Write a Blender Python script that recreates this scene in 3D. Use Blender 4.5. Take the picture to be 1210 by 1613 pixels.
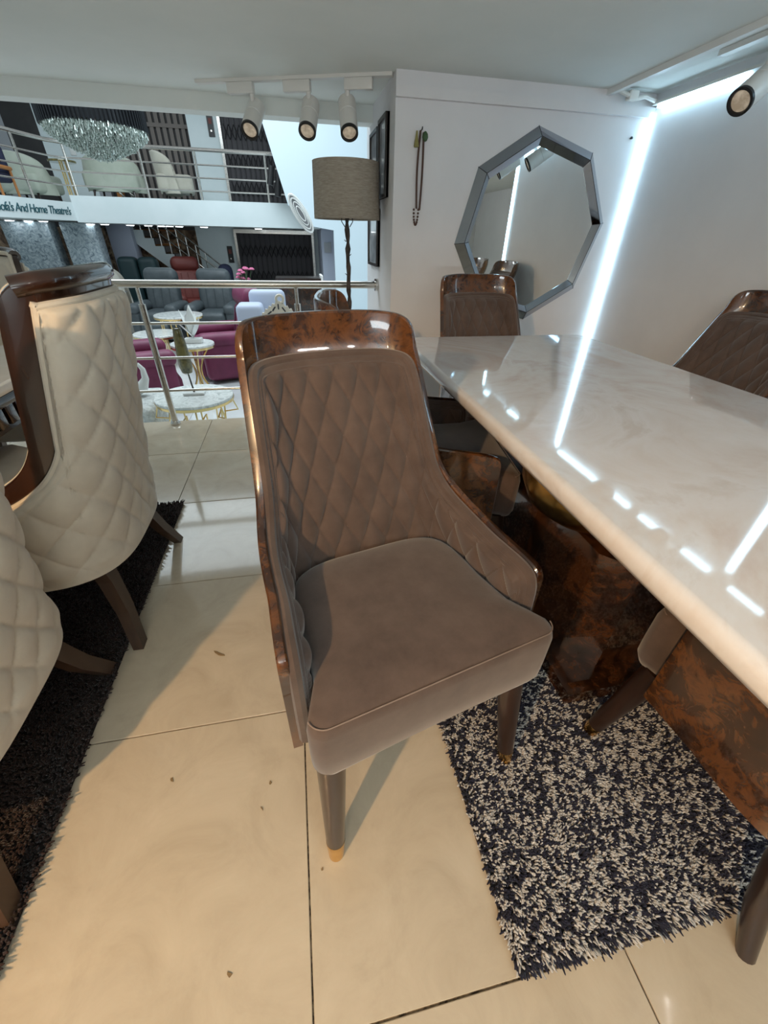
import bpy, bmesh, math, random
import numpy as np
from mathutils import Matrix, Vector
random.seed(7); rng = np.random.default_rng(7)
PI = math.pi
scene = bpy.context.scene
for o in list(bpy.data.objects): bpy.data.objects.remove(o, do_unlink=True)
COL = scene.collection

# ------------------------------------------------------------------ camera
cd = bpy.data.cameras.new('camera'); cam = bpy.data.objects.new('camera', cd); COL.objects.link(cam)
cd.sensor_fit = 'VERTICAL'; cd.sensor_height = 36.0; cd.sensor_width = 27.0
cd.lens = 632.0 / 1613.0 * 36.0; cd.clip_start = 0.02; cd.clip_end = 100
cam.matrix_world = Matrix(((0.98137, 0.09105, -0.16919, 0), (-0.19103, 0.55637, -0.80868, 0), (0.0205, 0.82593, 0.5634, 1.14), (0, 0, 0, 1)))
scene.camera = cam
# ------------------------------------------------------------------ world, lights, exposure
scene.view_settings.view_transform = 'Standard'; scene.view_settings.look = 'None'
scene.view_settings.gamma = 1.0; scene.view_settings.use_curve_mapping = False
scene.view_settings.exposure = 0.38
w = bpy.data.worlds.new('world'); scene.world = w; w.use_nodes = True
w.node_tree.nodes['Background'].inputs[0].default_value = (0.80, 0.88, 0.92, 1); w.node_tree.nodes['Background'].inputs[1].default_value = 0.32

def area(name, loc, target, size, energy, col, sy=None):
    d = bpy.data.lights.new(name, 'AREA'); d.energy = energy; d.color = col; d.shape = 'RECTANGLE'; d.size = size; d.size_y = sy or size
    o = bpy.data.objects.new(name, d); COL.objects.link(o); o.location = loc
    o.rotation_euler = (Vector(target) - Vector(loc)).to_track_quat('-Z', 'Y').to_euler(); return o
def spot(name, loc, target, energy, col, ang=60, blend=.5, r=.03):
    d = bpy.data.lights.new(name, 'SPOT'); d.energy = energy; d.color = col; d.spot_size = math.radians(ang); d.spot_blend = blend; d.shadow_soft_size = r
    o = bpy.data.objects.new(name, d); COL.objects.link(o); o.location = loc
    o.rotation_euler = (Vector(target) - Vector(loc)).to_track_quat('-Z', 'Y').to_euler(); return o
WARM = (1.0, 0.63, 0.31)
spot('key_track_spot', (-1.15, -.80, 1.72), (0.0, 0.55, 0.10), 112, WARM, 78, .55, .03)
spot('second_track_spot', (-0.75, -1.75, 1.70), (0.35, 0.55, 0.3), 18, WARM, 80, .7, .03)
spot('table_track_spot', (1.35, -1.2, 1.70), (0.95, 1.3, 0.75), 7, (1, .94, .90), 95, .8, .05)
area('added_room_fill', (0.2, -1.7, 1.76), (0.2, -1.7, 0), 1.6, 5, (.90, .96, 1.0), 1.0)  # added unseen fill that brightens the room from above; no real fitting
area('added_ceiling_wash', (-.2, -1.5, .9), (-.2, -1.3, 2.2), 1.6, 50, (.84, .95, 1.0), .8)  # added unseen fill behind the camera, aimed up to lighten the ceiling
area('added_atrium_daylight', (-1.5, 6.2, 3.9), (-1.5, 6.2, 0), 5.0, 220, (0.80, 0.93, 1.0), 4.5)  # added overhead area light standing in for the atrium's cool daylight; no skylight built
area('added_stair_wall_fill', (2.2, 5.2, 2.2), (0.9, 9.0, 1.2), 2.0, 18, (0.78, 0.92, 1.0), 2.0)  # added unseen area light brightening the stair wall; no shopfront stands here

# ------------------------------------------------------------------ materials
def mat(name, base=(.8, .8, .8), rough=.5, metal=0, coat=0, sheen=0, spec=.5, emis=None, estr=0, trans=0, sss=0, ior=1.45):
    m = bpy.data.materials.new(name); m.use_nodes = True
    b = m.node_tree.nodes['Principled BSDF']
    b.inputs['Base Color'].default_value = (*base, 1); b.inputs['Roughness'].default_value = rough; b.inputs['Metallic'].default_value = metal
    b.inputs['Coat Weight'].default_value = coat; b.inputs['Coat Roughness'].default_value = .04
    b.inputs['Sheen Weight'].default_value = sheen; b.inputs['Specular IOR Level'].default_value = spec
    b.inputs['Transmission Weight'].default_value = trans; b.inputs['IOR'].default_value = ior
    b.inputs['Subsurface Weight'].default_value = sss
    if emis: b.inputs['Emission Color'].default_value = (*emis, 1); b.inputs['Emission Strength'].default_value = estr
    return m
def nodes(m): return m.node_tree.nodes, m.node_tree.links, m.node_tree.nodes['Principled BSDF']
def noise_col(m, stops, scale=8, detail=6, rough=.6, dist=0.0, vscale=(1, 1, 1), coord='Object', bump=0, bscale=None, bdist=.002):
    n, l, b = nodes(m)
    tc = n.new('ShaderNodeTexCoord'); mp = n.new('ShaderNodeMapping'); mp.inputs['Scale'].default_value = vscale
    l.new(tc.outputs[coord], mp.inputs[0])
    t = n.new('ShaderNodeTexNoise'); t.inputs['Scale'].default_value = scale; t.inputs['Detail'].default_value = detail
    t.inputs['Roughness'].default_value = rough; t.inputs['Distortion'].default_value = dist
    l.new(mp.outputs[0], t.inputs['Vector'])
    r = n.new('ShaderNodeValToRGB'); l.new(t.outputs['Fac'], r.inputs[0])
    e = r.color_ramp.elements
    while len(e) < len(stops): e.new(.5)
    for i, (p, c) in enumerate(stops): e[i].position = p; e[i].color = (*c, 1)
    l.new(r.outputs[0], b.inputs['Base Color'])
    if bump:
        t2 = n.new('ShaderNodeTexNoise'); t2.inputs['Scale'].default_value = bscale or scale * 4; t2.inputs['Detail'].default_value = 3
        l.new(mp.outputs[0], t2.inputs['Vector'])
        bp = n.new('ShaderNodeBump'); bp.inputs['Strength'].default_value = bump; bp.inputs['Distance'].default_value = bdist
        l.new(t2.outputs['Fac'], bp.inputs['Height']); l.new(bp.outputs[0], b.inputs['Normal'])
    return m
M = {}
M['velvet'] = noise_col(mat('brown_velvet', rough=.85, sheen=.35, spec=.2), [(.3, (.070, .047, .038)), (.7, (.108, .075, .061))], 14, 5, .65, bump=.25, bscale=420, bdist=.0006)
M['stitch'] = mat('stitching', (.21, .155, .125), .8)
def burl(name, dark, mid, hot, scale=22.0):
    m = mat(name, rough=.22, coat=.9, spec=.5); n, l, b = nodes(m)
    tc = n.new('ShaderNodeTexCoord')
    t1 = n.new('ShaderNodeTexNoise'); t1.inputs['Scale'].default_value = scale; t1.inputs['Detail'].default_value = 9; t1.inputs['Roughness'].default_value = .72; t1.inputs['Distortion'].default_value = 1.6
    t2 = n.new('ShaderNodeTexNoise'); t2.inputs['Scale'].default_value = scale * .33; t2.inputs['Detail'].default_value = 3; t2.inputs['Distortion'].default_value = .8
    l.new(tc.outputs['Object'], t1.inputs['Vector']); l.new(tc.outputs['Object'], t2.inputs['Vector'])
    mx = n.new('ShaderNodeMath'); mx.operation = 'MULTIPLY_ADD'; mx.inputs[1].default_value = .55; l.new(t2.outputs['Fac'], mx.inputs[0])
    ml = n.new('ShaderNodeMath'); ml.operation = 'MULTIPLY'; ml.inputs[1].default_value = .55; l.new(t1.outputs['Fac'], ml.inputs[0]); l.new(ml.outputs[0], mx.inputs[2])
    r = n.new('ShaderNodeValToRGB'); l.new(mx.outputs[0], r.inputs[0]); e = r.color_ramp.elements; e.new(.5); e.new(.6)
    for i, (p, c) in enumerate([(.40, dark), (.52, mid), (.60, hot), (.74, mid)]): e[i].position = p; e[i].color = (*c, 1)
    l.new(r.outputs[0], b.inputs['Base Color']); return m
M['burl'] = burl('burl_walnut_lacquer', (.012, .005, .003), (.040, .015, .006), (.120, .044, .012))
M['burl_dark'] = burl('dark_burl_walnut', (.006, .003, .002), (.020, .008, .004), (.070, .025, .008), 22)
M['dark_wood'] = noise_col(mat('dark_lacquer_wood', rough=.28, coat=.5), [(.3, (.014, .007, .005)), (.7, (.034, .015, .009))], 12, 4, .6, 1.0, (1, 1, .12))
M['rich_wood'] = noise_col(mat('red_brown_lacquer_wood', rough=.22, coat=.8), [(.3, (.012, .005, .003)), (.7, (.048, .017, .008))], 10, 4, .6, 1.0, (1, 1, .15))
M['leg_brown'] = noise_col(mat('brown_stained_wood', rough=.4, coat=.2), [(.3, (.045, .024, .014)), (.7, (.085, .045, .026))], 14, 4, .6, .5, (1, 1, .15))
M['cream'] = noise_col(mat('cream_velvet', rough=.85, sheen=.3, spec=.2), [(.3, (.60, .53, .43)), (.7, (.70, .63, .52))], 10, 4, .6, bump=.2, bscale=400, bdist=.0006)
M['brass'] = noise_col(mat('brass', rough=.22, metal=1), [(.3, (.60, .36, .10)), (.7, (.85, .55, .20))], 30, 3)
M['gold'] = mat('polished_gold', (.80, .58, .26), .18, 1)
M['steel'] = noise_col(mat('stainless_steel', rough=.22, metal=1), [(.3, (.56, .54, .50)), (.7, (.72, .70, .66))], 5, 3, .6, 0, (.2, 8, 8))
M['chrome'] = mat('chrome', (.80, .82, .84), .06, 1)
M['mirror'] = mat('mirror_glass', (.82, .85, .84), .0, 1)
M['smoke_mirror'] = mat('smoked_mirror_glass', (.42, .45, .50), .04, 1)
M['seam'] = mat('dark_seam', (.03, .03, .035), .5)
M['onyx'] = noise_col(mat('white_onyx', rough=.06, coat=.6, spec=.6, sss=.0), [(.30, (.60, .51, .455)), (.45, (.67, .62, .59)), (.56, (.70, .67, .66)), (.66, (.62, .56, .52))], 2.2, 9, .6, 2.2)
M['white_top'] = noise_col(mat('cream_marble', rough=.1, coat=.4), [(.35, (.80, .74, .66)), (.65, (.88, .84, .78))], 3, 8, .6, 2)
M['tile'] = noise_col(mat('glossy_cream_tile', rough=.10, spec=.5, coat=.25), [(.30, (.43, .355, .26)), (.50, (.485, .405, .30)), (.70, (.525, .445, .335))], 3.5, 9, .68, .8, coord='Generated', bump=.05, bscale=22, bdist=.002)
M['grout'] = noise_col(mat('dark_grout', rough=.9), [(.4, (.035, .025, .016)), (.6, (.25, .19, .12))], 60, 4)
M['tile_low'] = noise_col(mat('glossy_white_tile', rough=.08, coat=.3), [(.35, (.70, .72, .72)), (.65, (.78, .80, .80))], 3, 6, .6, .5)
M['wall'] = noise_col(mat('painted_white_wall', rough=.7, spec=.25), [(.3, (.74, .73, .74)), (.7, (.79, .78, .79))], 3, 4, .6, bump=.12, bscale=160, bdist=.001)
M['ceil'] = noise_col(mat('painted_ceiling', rough=.75, spec=.2), [(.3, (.76, .79, .76)), (.7, (.81, .83, .80))], 3, 4, .6, bump=.15, bscale=140, bdist=.001)
M['white'] = mat('white_paint', (.80, .80, .78), .45)
M['stair_white'] = mat('pale_blue_white_paint', (.62, .73, .79), .6)
M['white_metal'] = mat('white_lacquered_metal', (.74, .72, .68), .35)
M['black'] = mat('black_plastic', (.015, .015, .016), .35)
M['led'] = mat('cool_led_strip', (.9, .95, 1), .5, emis=(.50, .80, 1.0), estr=6.5)
M['downlight'] = mat('downlight_lens', (.9, .95, 1), .5, emis=(.85, .95, 1.0), estr=6)
M['lens'] = noise_col(mat('spot_lens', rough=.15, coat=.6, emis=(1.0, .78, .55), estr=.12), [(.35, (.32, .25, .18)), (.65, (.75, .66, .55))], 30, 3)
M['linen'] = noise_col(mat('taupe_linen', rough=.95, spec=.1), [(.32, (.28, .24, .195)), (.68, (.45, .40, .335))], 30, 5, .7, 0, (1, 1, 9), bump=.3, bscale=120)
M['bark'] = noise_col(mat('dark_bark', rough=.6), [(.35, (.022, .017, .015)), (.65, (.085, .065, .055))], 40, 4, bump=.6, bscale=90)
M['fr_black'] = mat('black_frame', (.02, .015, .013), .35)
M['print'] = noise_col(mat('framed_print', rough=.08, coat=.5), [(.4, (.35, .37, .40)), (.6, (.62, .66, .70))], 6, 3)
M['beads'] = mat('brown_beads', (.10, .05, .035), .4)
M['olive'] = mat('olive_tassel', (.28, .25, .09), .8)
M['bal_white'] = noise_col(mat('balcony_white', rough=.7), [(.3, (.62, .70, .71)), (.7, (.68, .75, .76))], 2, 3)
M['lilac'] = mat('lilac_grey_paint', (.42, .46, .56), .6)
M['stone'] = noise_col(mat('blue_grey_marble', rough=.25, coat=.3), [(.36, (.10, .14, .17)), (.48, (.30, .37, .41)), (.62, (.50, .57, .60))], 9, 9, .7, 2.5)
M['brown_disp'] = noise_col(mat('display_wall_brown', rough=.5), [(.38, (.045, .028, .018)), (.5, (.22, .14, .085)), (.62, (.48, .36, .24))], 3.2, 6, .65, 1.5)
M['dark_panel'] = noise_col(mat('dark_wall_panel', rough=.5), [(.3, (.018, .017, .018)), (.7, (.035, .032, .032))], 3, 3)
M['grey_panel'] = mat('grey_panel', (.33, .34, .36), .6)
M['slat'] = mat('taupe_slat', (.17, .145, .13), .6)
M['gate'] = mat('black_iron', (.016, .015, .017), .45)
M['gate_back'] = mat('gate_backing', (.07, .065, .07), .7)
M['sage'] = noise_col(mat('pale_sage_upholstery', rough=.9, sheen=.2), [(.3, (.36, .40, .33)), (.7, (.44, .47, .40))], 5, 4)
M['sage_beige'] = noise_col(mat('pale_beige_upholstery', rough=.9, sheen=.2), [(.3, (.42, .40, .33)), (.7, (.48, .46, .39))], 5, 4)
M['orange_wood'] = mat('orange_wood', (.42, .17, .05), .4)
M['grey_leather'] = noise_col(mat('charcoal_leather', rough=.42, spec=.5), [(.3, (.045, .056, .062)), (.7, (.075, .09, .098))], 6, 4, bump=.2, bscale=30)
M['teal_leather'] = mat('dark_teal_leather', (.012, .032, .036), .5)
M['red_leather'] = mat('oxblood_leather', (.14, .028, .022), .5)
M['magenta'] = noise_col(mat('magenta_leather', rough=.48), [(.3, (.14, .022, .062)), (.7, (.205, .036, .092))], 5, 4, bump=.2, bscale=30)
M['maroon'] = mat('maroon_leather', (.075, .014, .034), .55)
M['marble_top'] = noise_col(mat('veined_marble', rough=.15, coat=.3), [(.40, (.62, .64, .62)), (.52, (.82, .84, .82)), (.62, (.50, .53, .52))], 7, 8, .65, 2)
M['crystal'] = mat('crystal', (.50, .58, .53), .08, .35, coat=.6, spec=.9)
M['chand_band'] = mat('dark_chandelier_band', (.03, .032, .036), .25, .6)
M['pink'] = mat('pink_petals', (.55, .14, .27), .7)
M['leaf'] = mat('leaf_green', (.06, .12, .05), .6)
M['navy'] = mat('navy_cloth', (.015, .02, .05), .8)
M['ink'] = mat('dark_teal_lettering', (.03, .10, .12), .5)
M['ceramic'] = mat('white_ceramic', (.80, .82, .80), .2, coat=.4)
M['amber'] = noise_col(mat('olive_amber_glass', rough=.1, coat=.7), [(.35, (.03, .028, .01)), (.6, (.20, .17, .06))], 14, 4)
M['blue_white'] = mat('pale_blue_leather', (.50, .56, .70), .5)
M['ivory'] = mat('ivory_carved', (.66, .60, .50), .5)
M['polka'] = mat('ivory_dotted_cloth', (.60, .58, .52), .8)
M['dot'] = mat('grey_dot', (.12, .14, .15), .8)
M['fur'] = noise_col(mat('silver_fur', rough=.8), [(.35, (.36, .38, .37)), (.6, (.68, .70, .68))], 12, 6, .7, 1.5, bump=.7, bscale=40, bdist=.01)
M['dirt'] = mat('dried_mud', (.20, .13, .06), .9)
def strand_mat(name):
    m = mat(name, rough=.8, spec=.2, sheen=.15); n, l, b = nodes(m)
    a = n.new('ShaderNodeAttribute'); a.attribute_name = 'Col'; l.new(a.outputs['Color'], b.inputs['Base Color']); return m
M['pile'] = strand_mat('shag_pile')
M['rug_back'] = mat('rug_backing', (.02, .018, .022), .9)
M['rug_back2'] = mat('brown_rug_backing', (.010, .006, .005), .9)

# ------------------------------------------------------------------ mesh helpers
class MB:
    def __init__(s): s.v = []; s.f = []
    def add(s, vs, fs):
        o = len(s.v); s.v += [tuple(map(float, p)) for p in vs]; s.f += [tuple(i + o for i in q) for q in fs]; return s
    def box(s, x0, x1, y0, y1, z0, z1):
        return s.add([(x0, y0, z0), (x1, y0, z0), (x1, y1, z0), (x0, y1, z0), (x0, y0, z1), (x1, y0, z1), (x1, y1, z1), (x0, y1, z1)],
                     [(0, 3, 2, 1), (4, 5, 6, 7), (0, 1, 5, 4), (1, 2, 6, 5), (2, 3, 7, 6), (3, 0, 4, 7)])
    def rbox(s, x0, x1, y0, y1, z0, z1, r=.02, seg=3, M_=None):
        bm = bmesh.new(); bmesh.ops.create_cube(bm, size=1)
        for v in bm.verts: v.co = Vector(((x0 + x1) / 2 + v.co.x * (x1 - x0), (y0 + y1) / 2 + v.co.y * (y1 - y0), (z0 + z1) / 2 + v.co.z * (z1 - z0)))
        r = min(r, .49 * min(x1 - x0, y1 - y0, z1 - z0))
        bmesh.ops.bevel(bm, geom=list(bm.edges), offset=r, segments=seg, profile=.5, affect='EDGES')
        bm.verts.index_update()
        vs = [(M_ @ v.co if M_ else v.co)[:] for v in bm.verts]; fs = [[v.index for v in f.verts] for f in bm.faces]; bm.free()
        return s.add(vs, fs)
    def cyl(s, p, q, r0, r1=None, n=14, caps=True):
        r1 = r0 if r1 is None else r1
        return s.tube([p, q], [r0, r1], n, caps)
    def tube(s, path, r, n=10, caps=True, closed=False):
        P = [Vector(p) for p in path]; k = len(P); R = r if isinstance(r, (list, tuple)) else [r] * k
        vs = []; fs = []; up = None
        for i, p in enumerate(P):
            if closed: t = P[(i + 1) % k] - P[i - 1]
            else: t = P[min(i + 1, k - 1)] - P[max(i - 1, 0)]
            t = t.normalized() if t.length > 1e-9 else Vector((0, 0, 1))
            if up is None: up = Vector((0, 0, 1)) if abs(t.z) < .9 else Vector((1, 0, 0))
            a = up - t * up.dot(t)
            if a.length < 1e-6: a = t.orthogonal()
            a.normalize(); up = a; b = t.cross(a)
            for j in range(n):
                th = 2 * PI * j / n; vs.append(p + (a * math.cos(th) + b * math.sin(th)) * R[i])
        m = k if closed else k - 1
        for i in range(m):
            for j in range(n):
                i2 = (i + 1) % k; fs.append((i * n + j, i * n + (j + 1) % n, i2 * n + (j + 1) % n, i2 * n + j))
        if caps and not closed: fs.append(tuple(range(n - 1, -1, -1))); fs.append(tuple((k - 1) * n + j for j in range(n)))
        return s.add(vs, fs)
    def lathe(s, prof, c=(0, 0, 0), n=24, sx=1, sy=1):
        vs = []; fs = []; k = len(prof)
        for r, z in prof:
            for j in range(n):
                th = 2 * PI * j / n; vs.append((c[0] + r * sx * math.cos(th), c[1] + r * sy * math.sin(th), c[2] + z))
        for i in range(k - 1):
            for j in range(n): fs.append((i * n + j, i * n + (j + 1) % n, (i + 1) * n + (j + 1) % n, (i + 1) * n + j))
        fs.append(tuple(range(n - 1, -1, -1))); fs.append(tuple((k - 1) * n + j for j in range(n)))
        return s.add(vs, fs)
    def rev(s, o, d, prof, n=28):
        o = Vector(o); d = Vector(d).normalized(); a = d.orthogonal().normalized(); b = d.cross(a)
        return s.loft([[o + d * t + (a * math.cos(2 * PI * j / n) + b * math.sin(2 * PI * j / n)) * max(r, 1e-4) for j in range(n)] for t, r in prof])
    def prism(s, poly, a, b, axis='z'):
        k = len(poly)
        def P(u, v, w_): return {'z': (u, v, w_), 'y': (u, w_, v), 'x': (w_, u, v)}[axis]
        vs = [P(u, v, a) for u, v in poly] + [P(u, v, b) for u, v in poly]
        fs = [tuple(range(k - 1, -1, -1)), tuple(range(k, 2 * k))] + [(i, (i + 1) % k, k + (i + 1) % k, k + i) for i in range(k)]
        return s.add(vs, fs)
    def loft(s, rings, cap0=True, cap1=True):
        k = len(rings[0]); vs = [p for r in rings for p in r]; fs = []
        for i in range(len(rings) - 1):
            for j in range(k): fs.append((i * k + j, i * k + (j + 1) % k, (i + 1) * k + (j + 1) % k, (i + 1) * k + j))
        if cap0: fs.append(tuple(range(k - 1, -1, -1)))
        if cap1: fs.append(tuple((len(rings) - 1) * k + j for j in range(k)))
        return s.add(vs, fs)
    def grid(s, G):
        r, c = len(G), len(G[0]); vs = [p for row in G for p in row]
        return s.add(vs, [(i * c + j, i * c + j + 1, (i + 1) * c + j + 1, (i + 1) * c + j) for i in range(r - 1) for j in range(c - 1)])
    def mesh(s, name, m, smooth=True, ang=35):
        me = bpy.data.meshes.new(name); me.from_pydata(s.v, [], s.f)
        bm = bmesh.new(); bm.from_mesh(me); bmesh.ops.recalc_face_normals(bm, faces=bm.faces); bm.to_mesh(me); bm.free()
        me.materials.append(M[m] if isinstance(m, str) else m)
        if smooth:
            me.polygons.foreach_set('use_smooth', [True] * len(me.polygons)); me.set_sharp_from_angle(angle=math.radians(ang))
        me.update(); return me
    def build(s, name, m, parent=None, smooth=True, ang=35):
        return link(name, s.mesh(name, m, smooth, ang), parent)
def link(name, me, parent=None):
    o = bpy.data.objects.new(name, me); COL.objects.link(o)
    if parent is not None: o.parent = parent
    return o
def tag(o, label=None, cat=None, group=None, kind=None):
    if label: o['label'] = label
    if cat: o['category'] = cat
    if group: o['group'] = group
    if kind: o['kind'] = kind
    return o
def thing(name, label, cat, loc=(0, 0, 0), rz=0, group=None, scale=1):
    o = bpy.data.objects.new(name, None); COL.objects.link(o); o.location = loc; o.rotation_euler = (0, 0, rz); o.scale = (scale,) * 3
    o.empty_display_size = .1
    return tag(o, label, cat, group)
def copy_tree(o, parent=None):
    c = o.copy(); COL.objects.link(c); c.parent = parent
    for ch in [k for k in bpy.data.objects if k.parent == o]: copy_tree(ch, c)
    return c
def dup(o, loc, rz, label):
    c = copy_tree(o); c.location = loc; c.rotation_euler = (0, 0, rz); c['label'] = label; return c
def struct(name, mb, m, label=None, parent=None, smooth=False):
    o = mb.build(name, m, parent, smooth)
    if parent is None: tag(o, label, None, None, 'structure')
    return o
def rpoly(x0, x1, y0, y1, r, n=6):
    out = []
    for cx, cy, a in ((x1 - r, y0 + r, -PI / 2), (x1 - r, y1 - r, 0), (x0 + r, y1 - r, PI / 2), (x0 + r, y0 + r, PI)):
        for i in range(n + 1): t = a + PI / 2 * i / n; out.append((cx + r * math.cos(t), cy + r * math.sin(t)))
    return out

# ------------------------------------------------------------------ the setting
CEIL = 1.775; YW = 2.57; XR = 1.905; XS = 0.545; YE = 3.05; ZL = -0.45
P = 0.602; TX, TY = -0.084, 0.073
fb = MB().box(-3.1, 3.3, -3.0, YE - .012, -.14, -.006); floor = struct('floor', fb, 'grout', 'glossy cream tiled showroom floor with dark joints')
tm = {}
def tile_obj(x0, x1, y0, y1, parent, m, z1=0.0, z0=-.006):
    k = (round(x1 - x0, 3), round(y1 - y0, 3), m)
    if k not in tm:
        g = .0016; b = .0012; a, c = k[0], k[1]
        lo = [(g, g), (a - g, g), (a - g, c - g), (g, c - g)]; hi = [(g + b, g + b), (a - g - b, g + b), (a - g - b, c - g - b), (g + b, c - g - b)]
        tm[k] = MB().loft([[(x, y, z0) for x, y in lo], [(x, y, -b) for x, y in lo], [(x, y, 0) for x, y in hi]]).mesh('tile', m, False)
    o = link('tile', tm[k], parent); o.location = (x0, y0, z1); return o
xs = [TX + P * i for i in range(-4, 6)]
ys = [TY + P * i for i in range(-3, 6)]
for i in range(len(xs) - 1):
    for j in range(len(ys) - 1):
        y1 = min(ys[j + 1], YE)
        if y1 - ys[j] < .02: continue
        if xs[i] >= XR - .1 and ys[j] > 1.0: continue
        tile_obj(xs[i], xs[i + 1], ys[j], y1, floor, 'tile')
struct('wall_back', MB().box(XS, 2.0, YW, YW + .12, 0, CEIL), 'wall', 'white painted wall behind the octagonal mirror')
struct('wall_side', MB().box(XS, XS + .12, YW + .12, 3.42, -.45, CEIL + .1), 'wall', 'white return wall with framed prints beside the railing')
struct('wall_right', MB().box(XR, XR + .12, 1.05, YW, 0, CEIL), 'wall', 'white wall panel right of the lit corner')
struct('wall_alcove', MB().box(3.2, 3.3, -3.0, 1.17, 0, CEIL), 'wall', 'white wall of the alcove behind the right wall panel')
struct('wall_alcove_end', MB().box(XR + .12, 3.2, 1.05, 1.17, 0, CEIL), 'wall', 'white end wall of the alcove')
struct('wall_near', MB().box(-3.1, 3.3, -3.12, -3.0, 0, CEIL), 'wall', 'white wall behind the photographer')
struct('wall_left', MB().box(-3.2, -3.1, -3.12, YE, 0, CEIL), 'wall', 'white wall far behind the left table')
struct('ceiling', MB().box(-3.2, 3.3, -3.12, 3.2, CEIL, CEIL + .1), 'ceil', 'pale painted low ceiling')
struct('trim_1', MB().box(-3.2, XS, 3.2, 3.32, CEIL - .075, CEIL + .35), 'ceil', 'pale ceiling fascia along the open edge')
struct('trim_2', MB().box(XS - .004, XR, YW - .022, YW, 1.683, 1.722), 'wall', 'white cornice strip over the mirror wall')
struct('trim_3', MB().box(1.62, 1.645, 1.0, YW, CEIL - .022, CEIL), 'white', 'white edge moulding of the ceiling light slot')
struct('baseboard_back', MB().box(XS, XR, YW - .012, YW, 0, .09), 'white', 'white skirting under the mirror wall')
# cool led strips in the corner and along the top of the right wall
tag(MB().box(XR - .022, XR - .004, YW - .026, YW - .004, .30, 1.70).build('led_strip', 'led', None, False), 'vertical cool white light strip in the corner beside the mirror', 'light strip')
tag(MB().box(XR - .012, XR - .002, 1.055, 1.085, .30, 1.66).build('led_strip', 'led', None, False), 'vertical cool white light strip at the near edge of the right wall', 'light strip')
lt = thing('ceiling_light_strip', 'cool white light strip with gaps along the top of the right wall', 'light strip', (XR - .02, 0, 1.715))
for a, b in ((2.50, 2.02), (1.90, 1.72), (1.62, 1.40), (1.30, 1.14), (1.02, .86)):
    MB().box(-.012, .012, b, a, -.006, .008).build('segment', 'led', lt, False)
MB().box(-.016, .016, .8, 2.54, .010, .020).build('channel', 'white_metal', lt, False)
wr = MB()
wr.tube([(1.66, 2.53, 1.765), (1.70, 2.50, 1.745), (1.74, 2.52, 1.735), (1.80, 2.51, 1.748), (1.87, 2.52, 1.738)], .009, 6); wr.rbox(1.70, 1.75, 2.49, 2.53, 1.728, 1.765, .008)
tag(wr.build('loose_wiring', 'white_metal'), 'loose white wires and connector in the ceiling corner', 'wiring')
tag(MB().lathe([(.006, 0), (.009, .004), (.004, .010)], (1.822, YW - .006, 1.60), 8).build('wall_screw', 'black'), 'small dark screw in the wall right of the mirror', 'screw')

# ------------------------------------------------------------------ dining chairs
def plan_path():
    a, b, yb, n = .247, .225, .205, 3.6
    pts = []
    for i in range(61):
        t = PI / 2 * i / 60; pts.append((a * math.sin(t) ** (2 / n) if t > 0 else 0, yb + b * max(0, math.cos(t)) ** (2 / n)))
    for i in range(1, 11): pts.append((a + .012 * i / 10, yb - .115 * i / 10))
    pts = np.array(pts); d = np.r_[0, np.cumsum(np.hypot(*np.diff(pts, axis=0).T))]
    s = np.linspace(0, d[-1], 161); X = np.interp(s, d, pts[:, 0]); Y = np.interp(s, d, pts[:, 1])
    for _ in range(6):
        X[1:-1] = (X[:-2] + 2 * X[1:-1] + X[2:]) / 4; Y[1:-1] = (Y[:-2] + 2 * Y[1:-1] + Y[2:]) / 4; Y[0] = Y[1]
    tx, ty = np.gradient(X), np.gradient(Y); L = np.hypot(tx, ty)
    return s, X, Y, -ty / L, tx / L      # outward normal for the right half
PS, PX, PY, NX, NY = plan_path(); SL = PS[-1]
class Frame:
    def __init__(s, lean, z0, narrow, ztop): s.lean, s.z0, s.nar, s.zt = lean, z0, narrow, ztop
    def __call__(s, a, z, off=0.0):
        sg = -1 if a < 0 else 1; a = abs(a)
        x = np.interp(a, PS, PX); y = np.interp(a, PS, PY); nx = np.interp(a, PS, NX); ny = np.interp(a, PS, NY)
        wy = min(1, max(0, (y - .12) / .29)); wy = wy * wy * (3 - 2 * wy)
        h = max(0, z - s.z0); k = min(1.1, h / (s.zt - s.z0))
        x = x + off * nx; y = y + off * ny
        x *= 1 - s.nar * k * wy
        return (sg * x, y + s.lean * wy * (k ** 1.15), z)
def curve_pts(ctrl, n=240):
    c = np.array(ctrl, float)
    # catmull style smoothing of the control polyline by repeated corner cutting
    for _ in range(3):
        q = [c[0]]
        for i in range(len(c) - 1): q += [c[i] * .75 + c[i + 1] * .25, c[i] * .25 + c[i + 1] * .75]
        q.append(c[-1]); c = np.array(q)
    d = np.r_[0, np.cumsum(np.hypot(*np.diff(c, axis=0).T))]; t = np.linspace(0, d[-1], n)
    return np.stack([np.interp(t, d, c[:, 0]), np.interp(t, d, c[:, 1])], 1)
def mono(B):
    B = B.copy()
    for i in range(1, len(B)): B[i, 0] = max(B[i, 0], B[i - 1, 0] + .0001)
    return B
def sym(c): return np.concatenate([c[::-1] * np.array([-1, 1]), c[1:]])
def bdist(s, z, B):
    # distance in (arc, height) space from the top boundary polyline
    return np.sqrt(((B[None, :, 0] - s[:, None]) ** 2 + (B[None, :, 1] - z[:, None]) ** 2).min(1))
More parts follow.
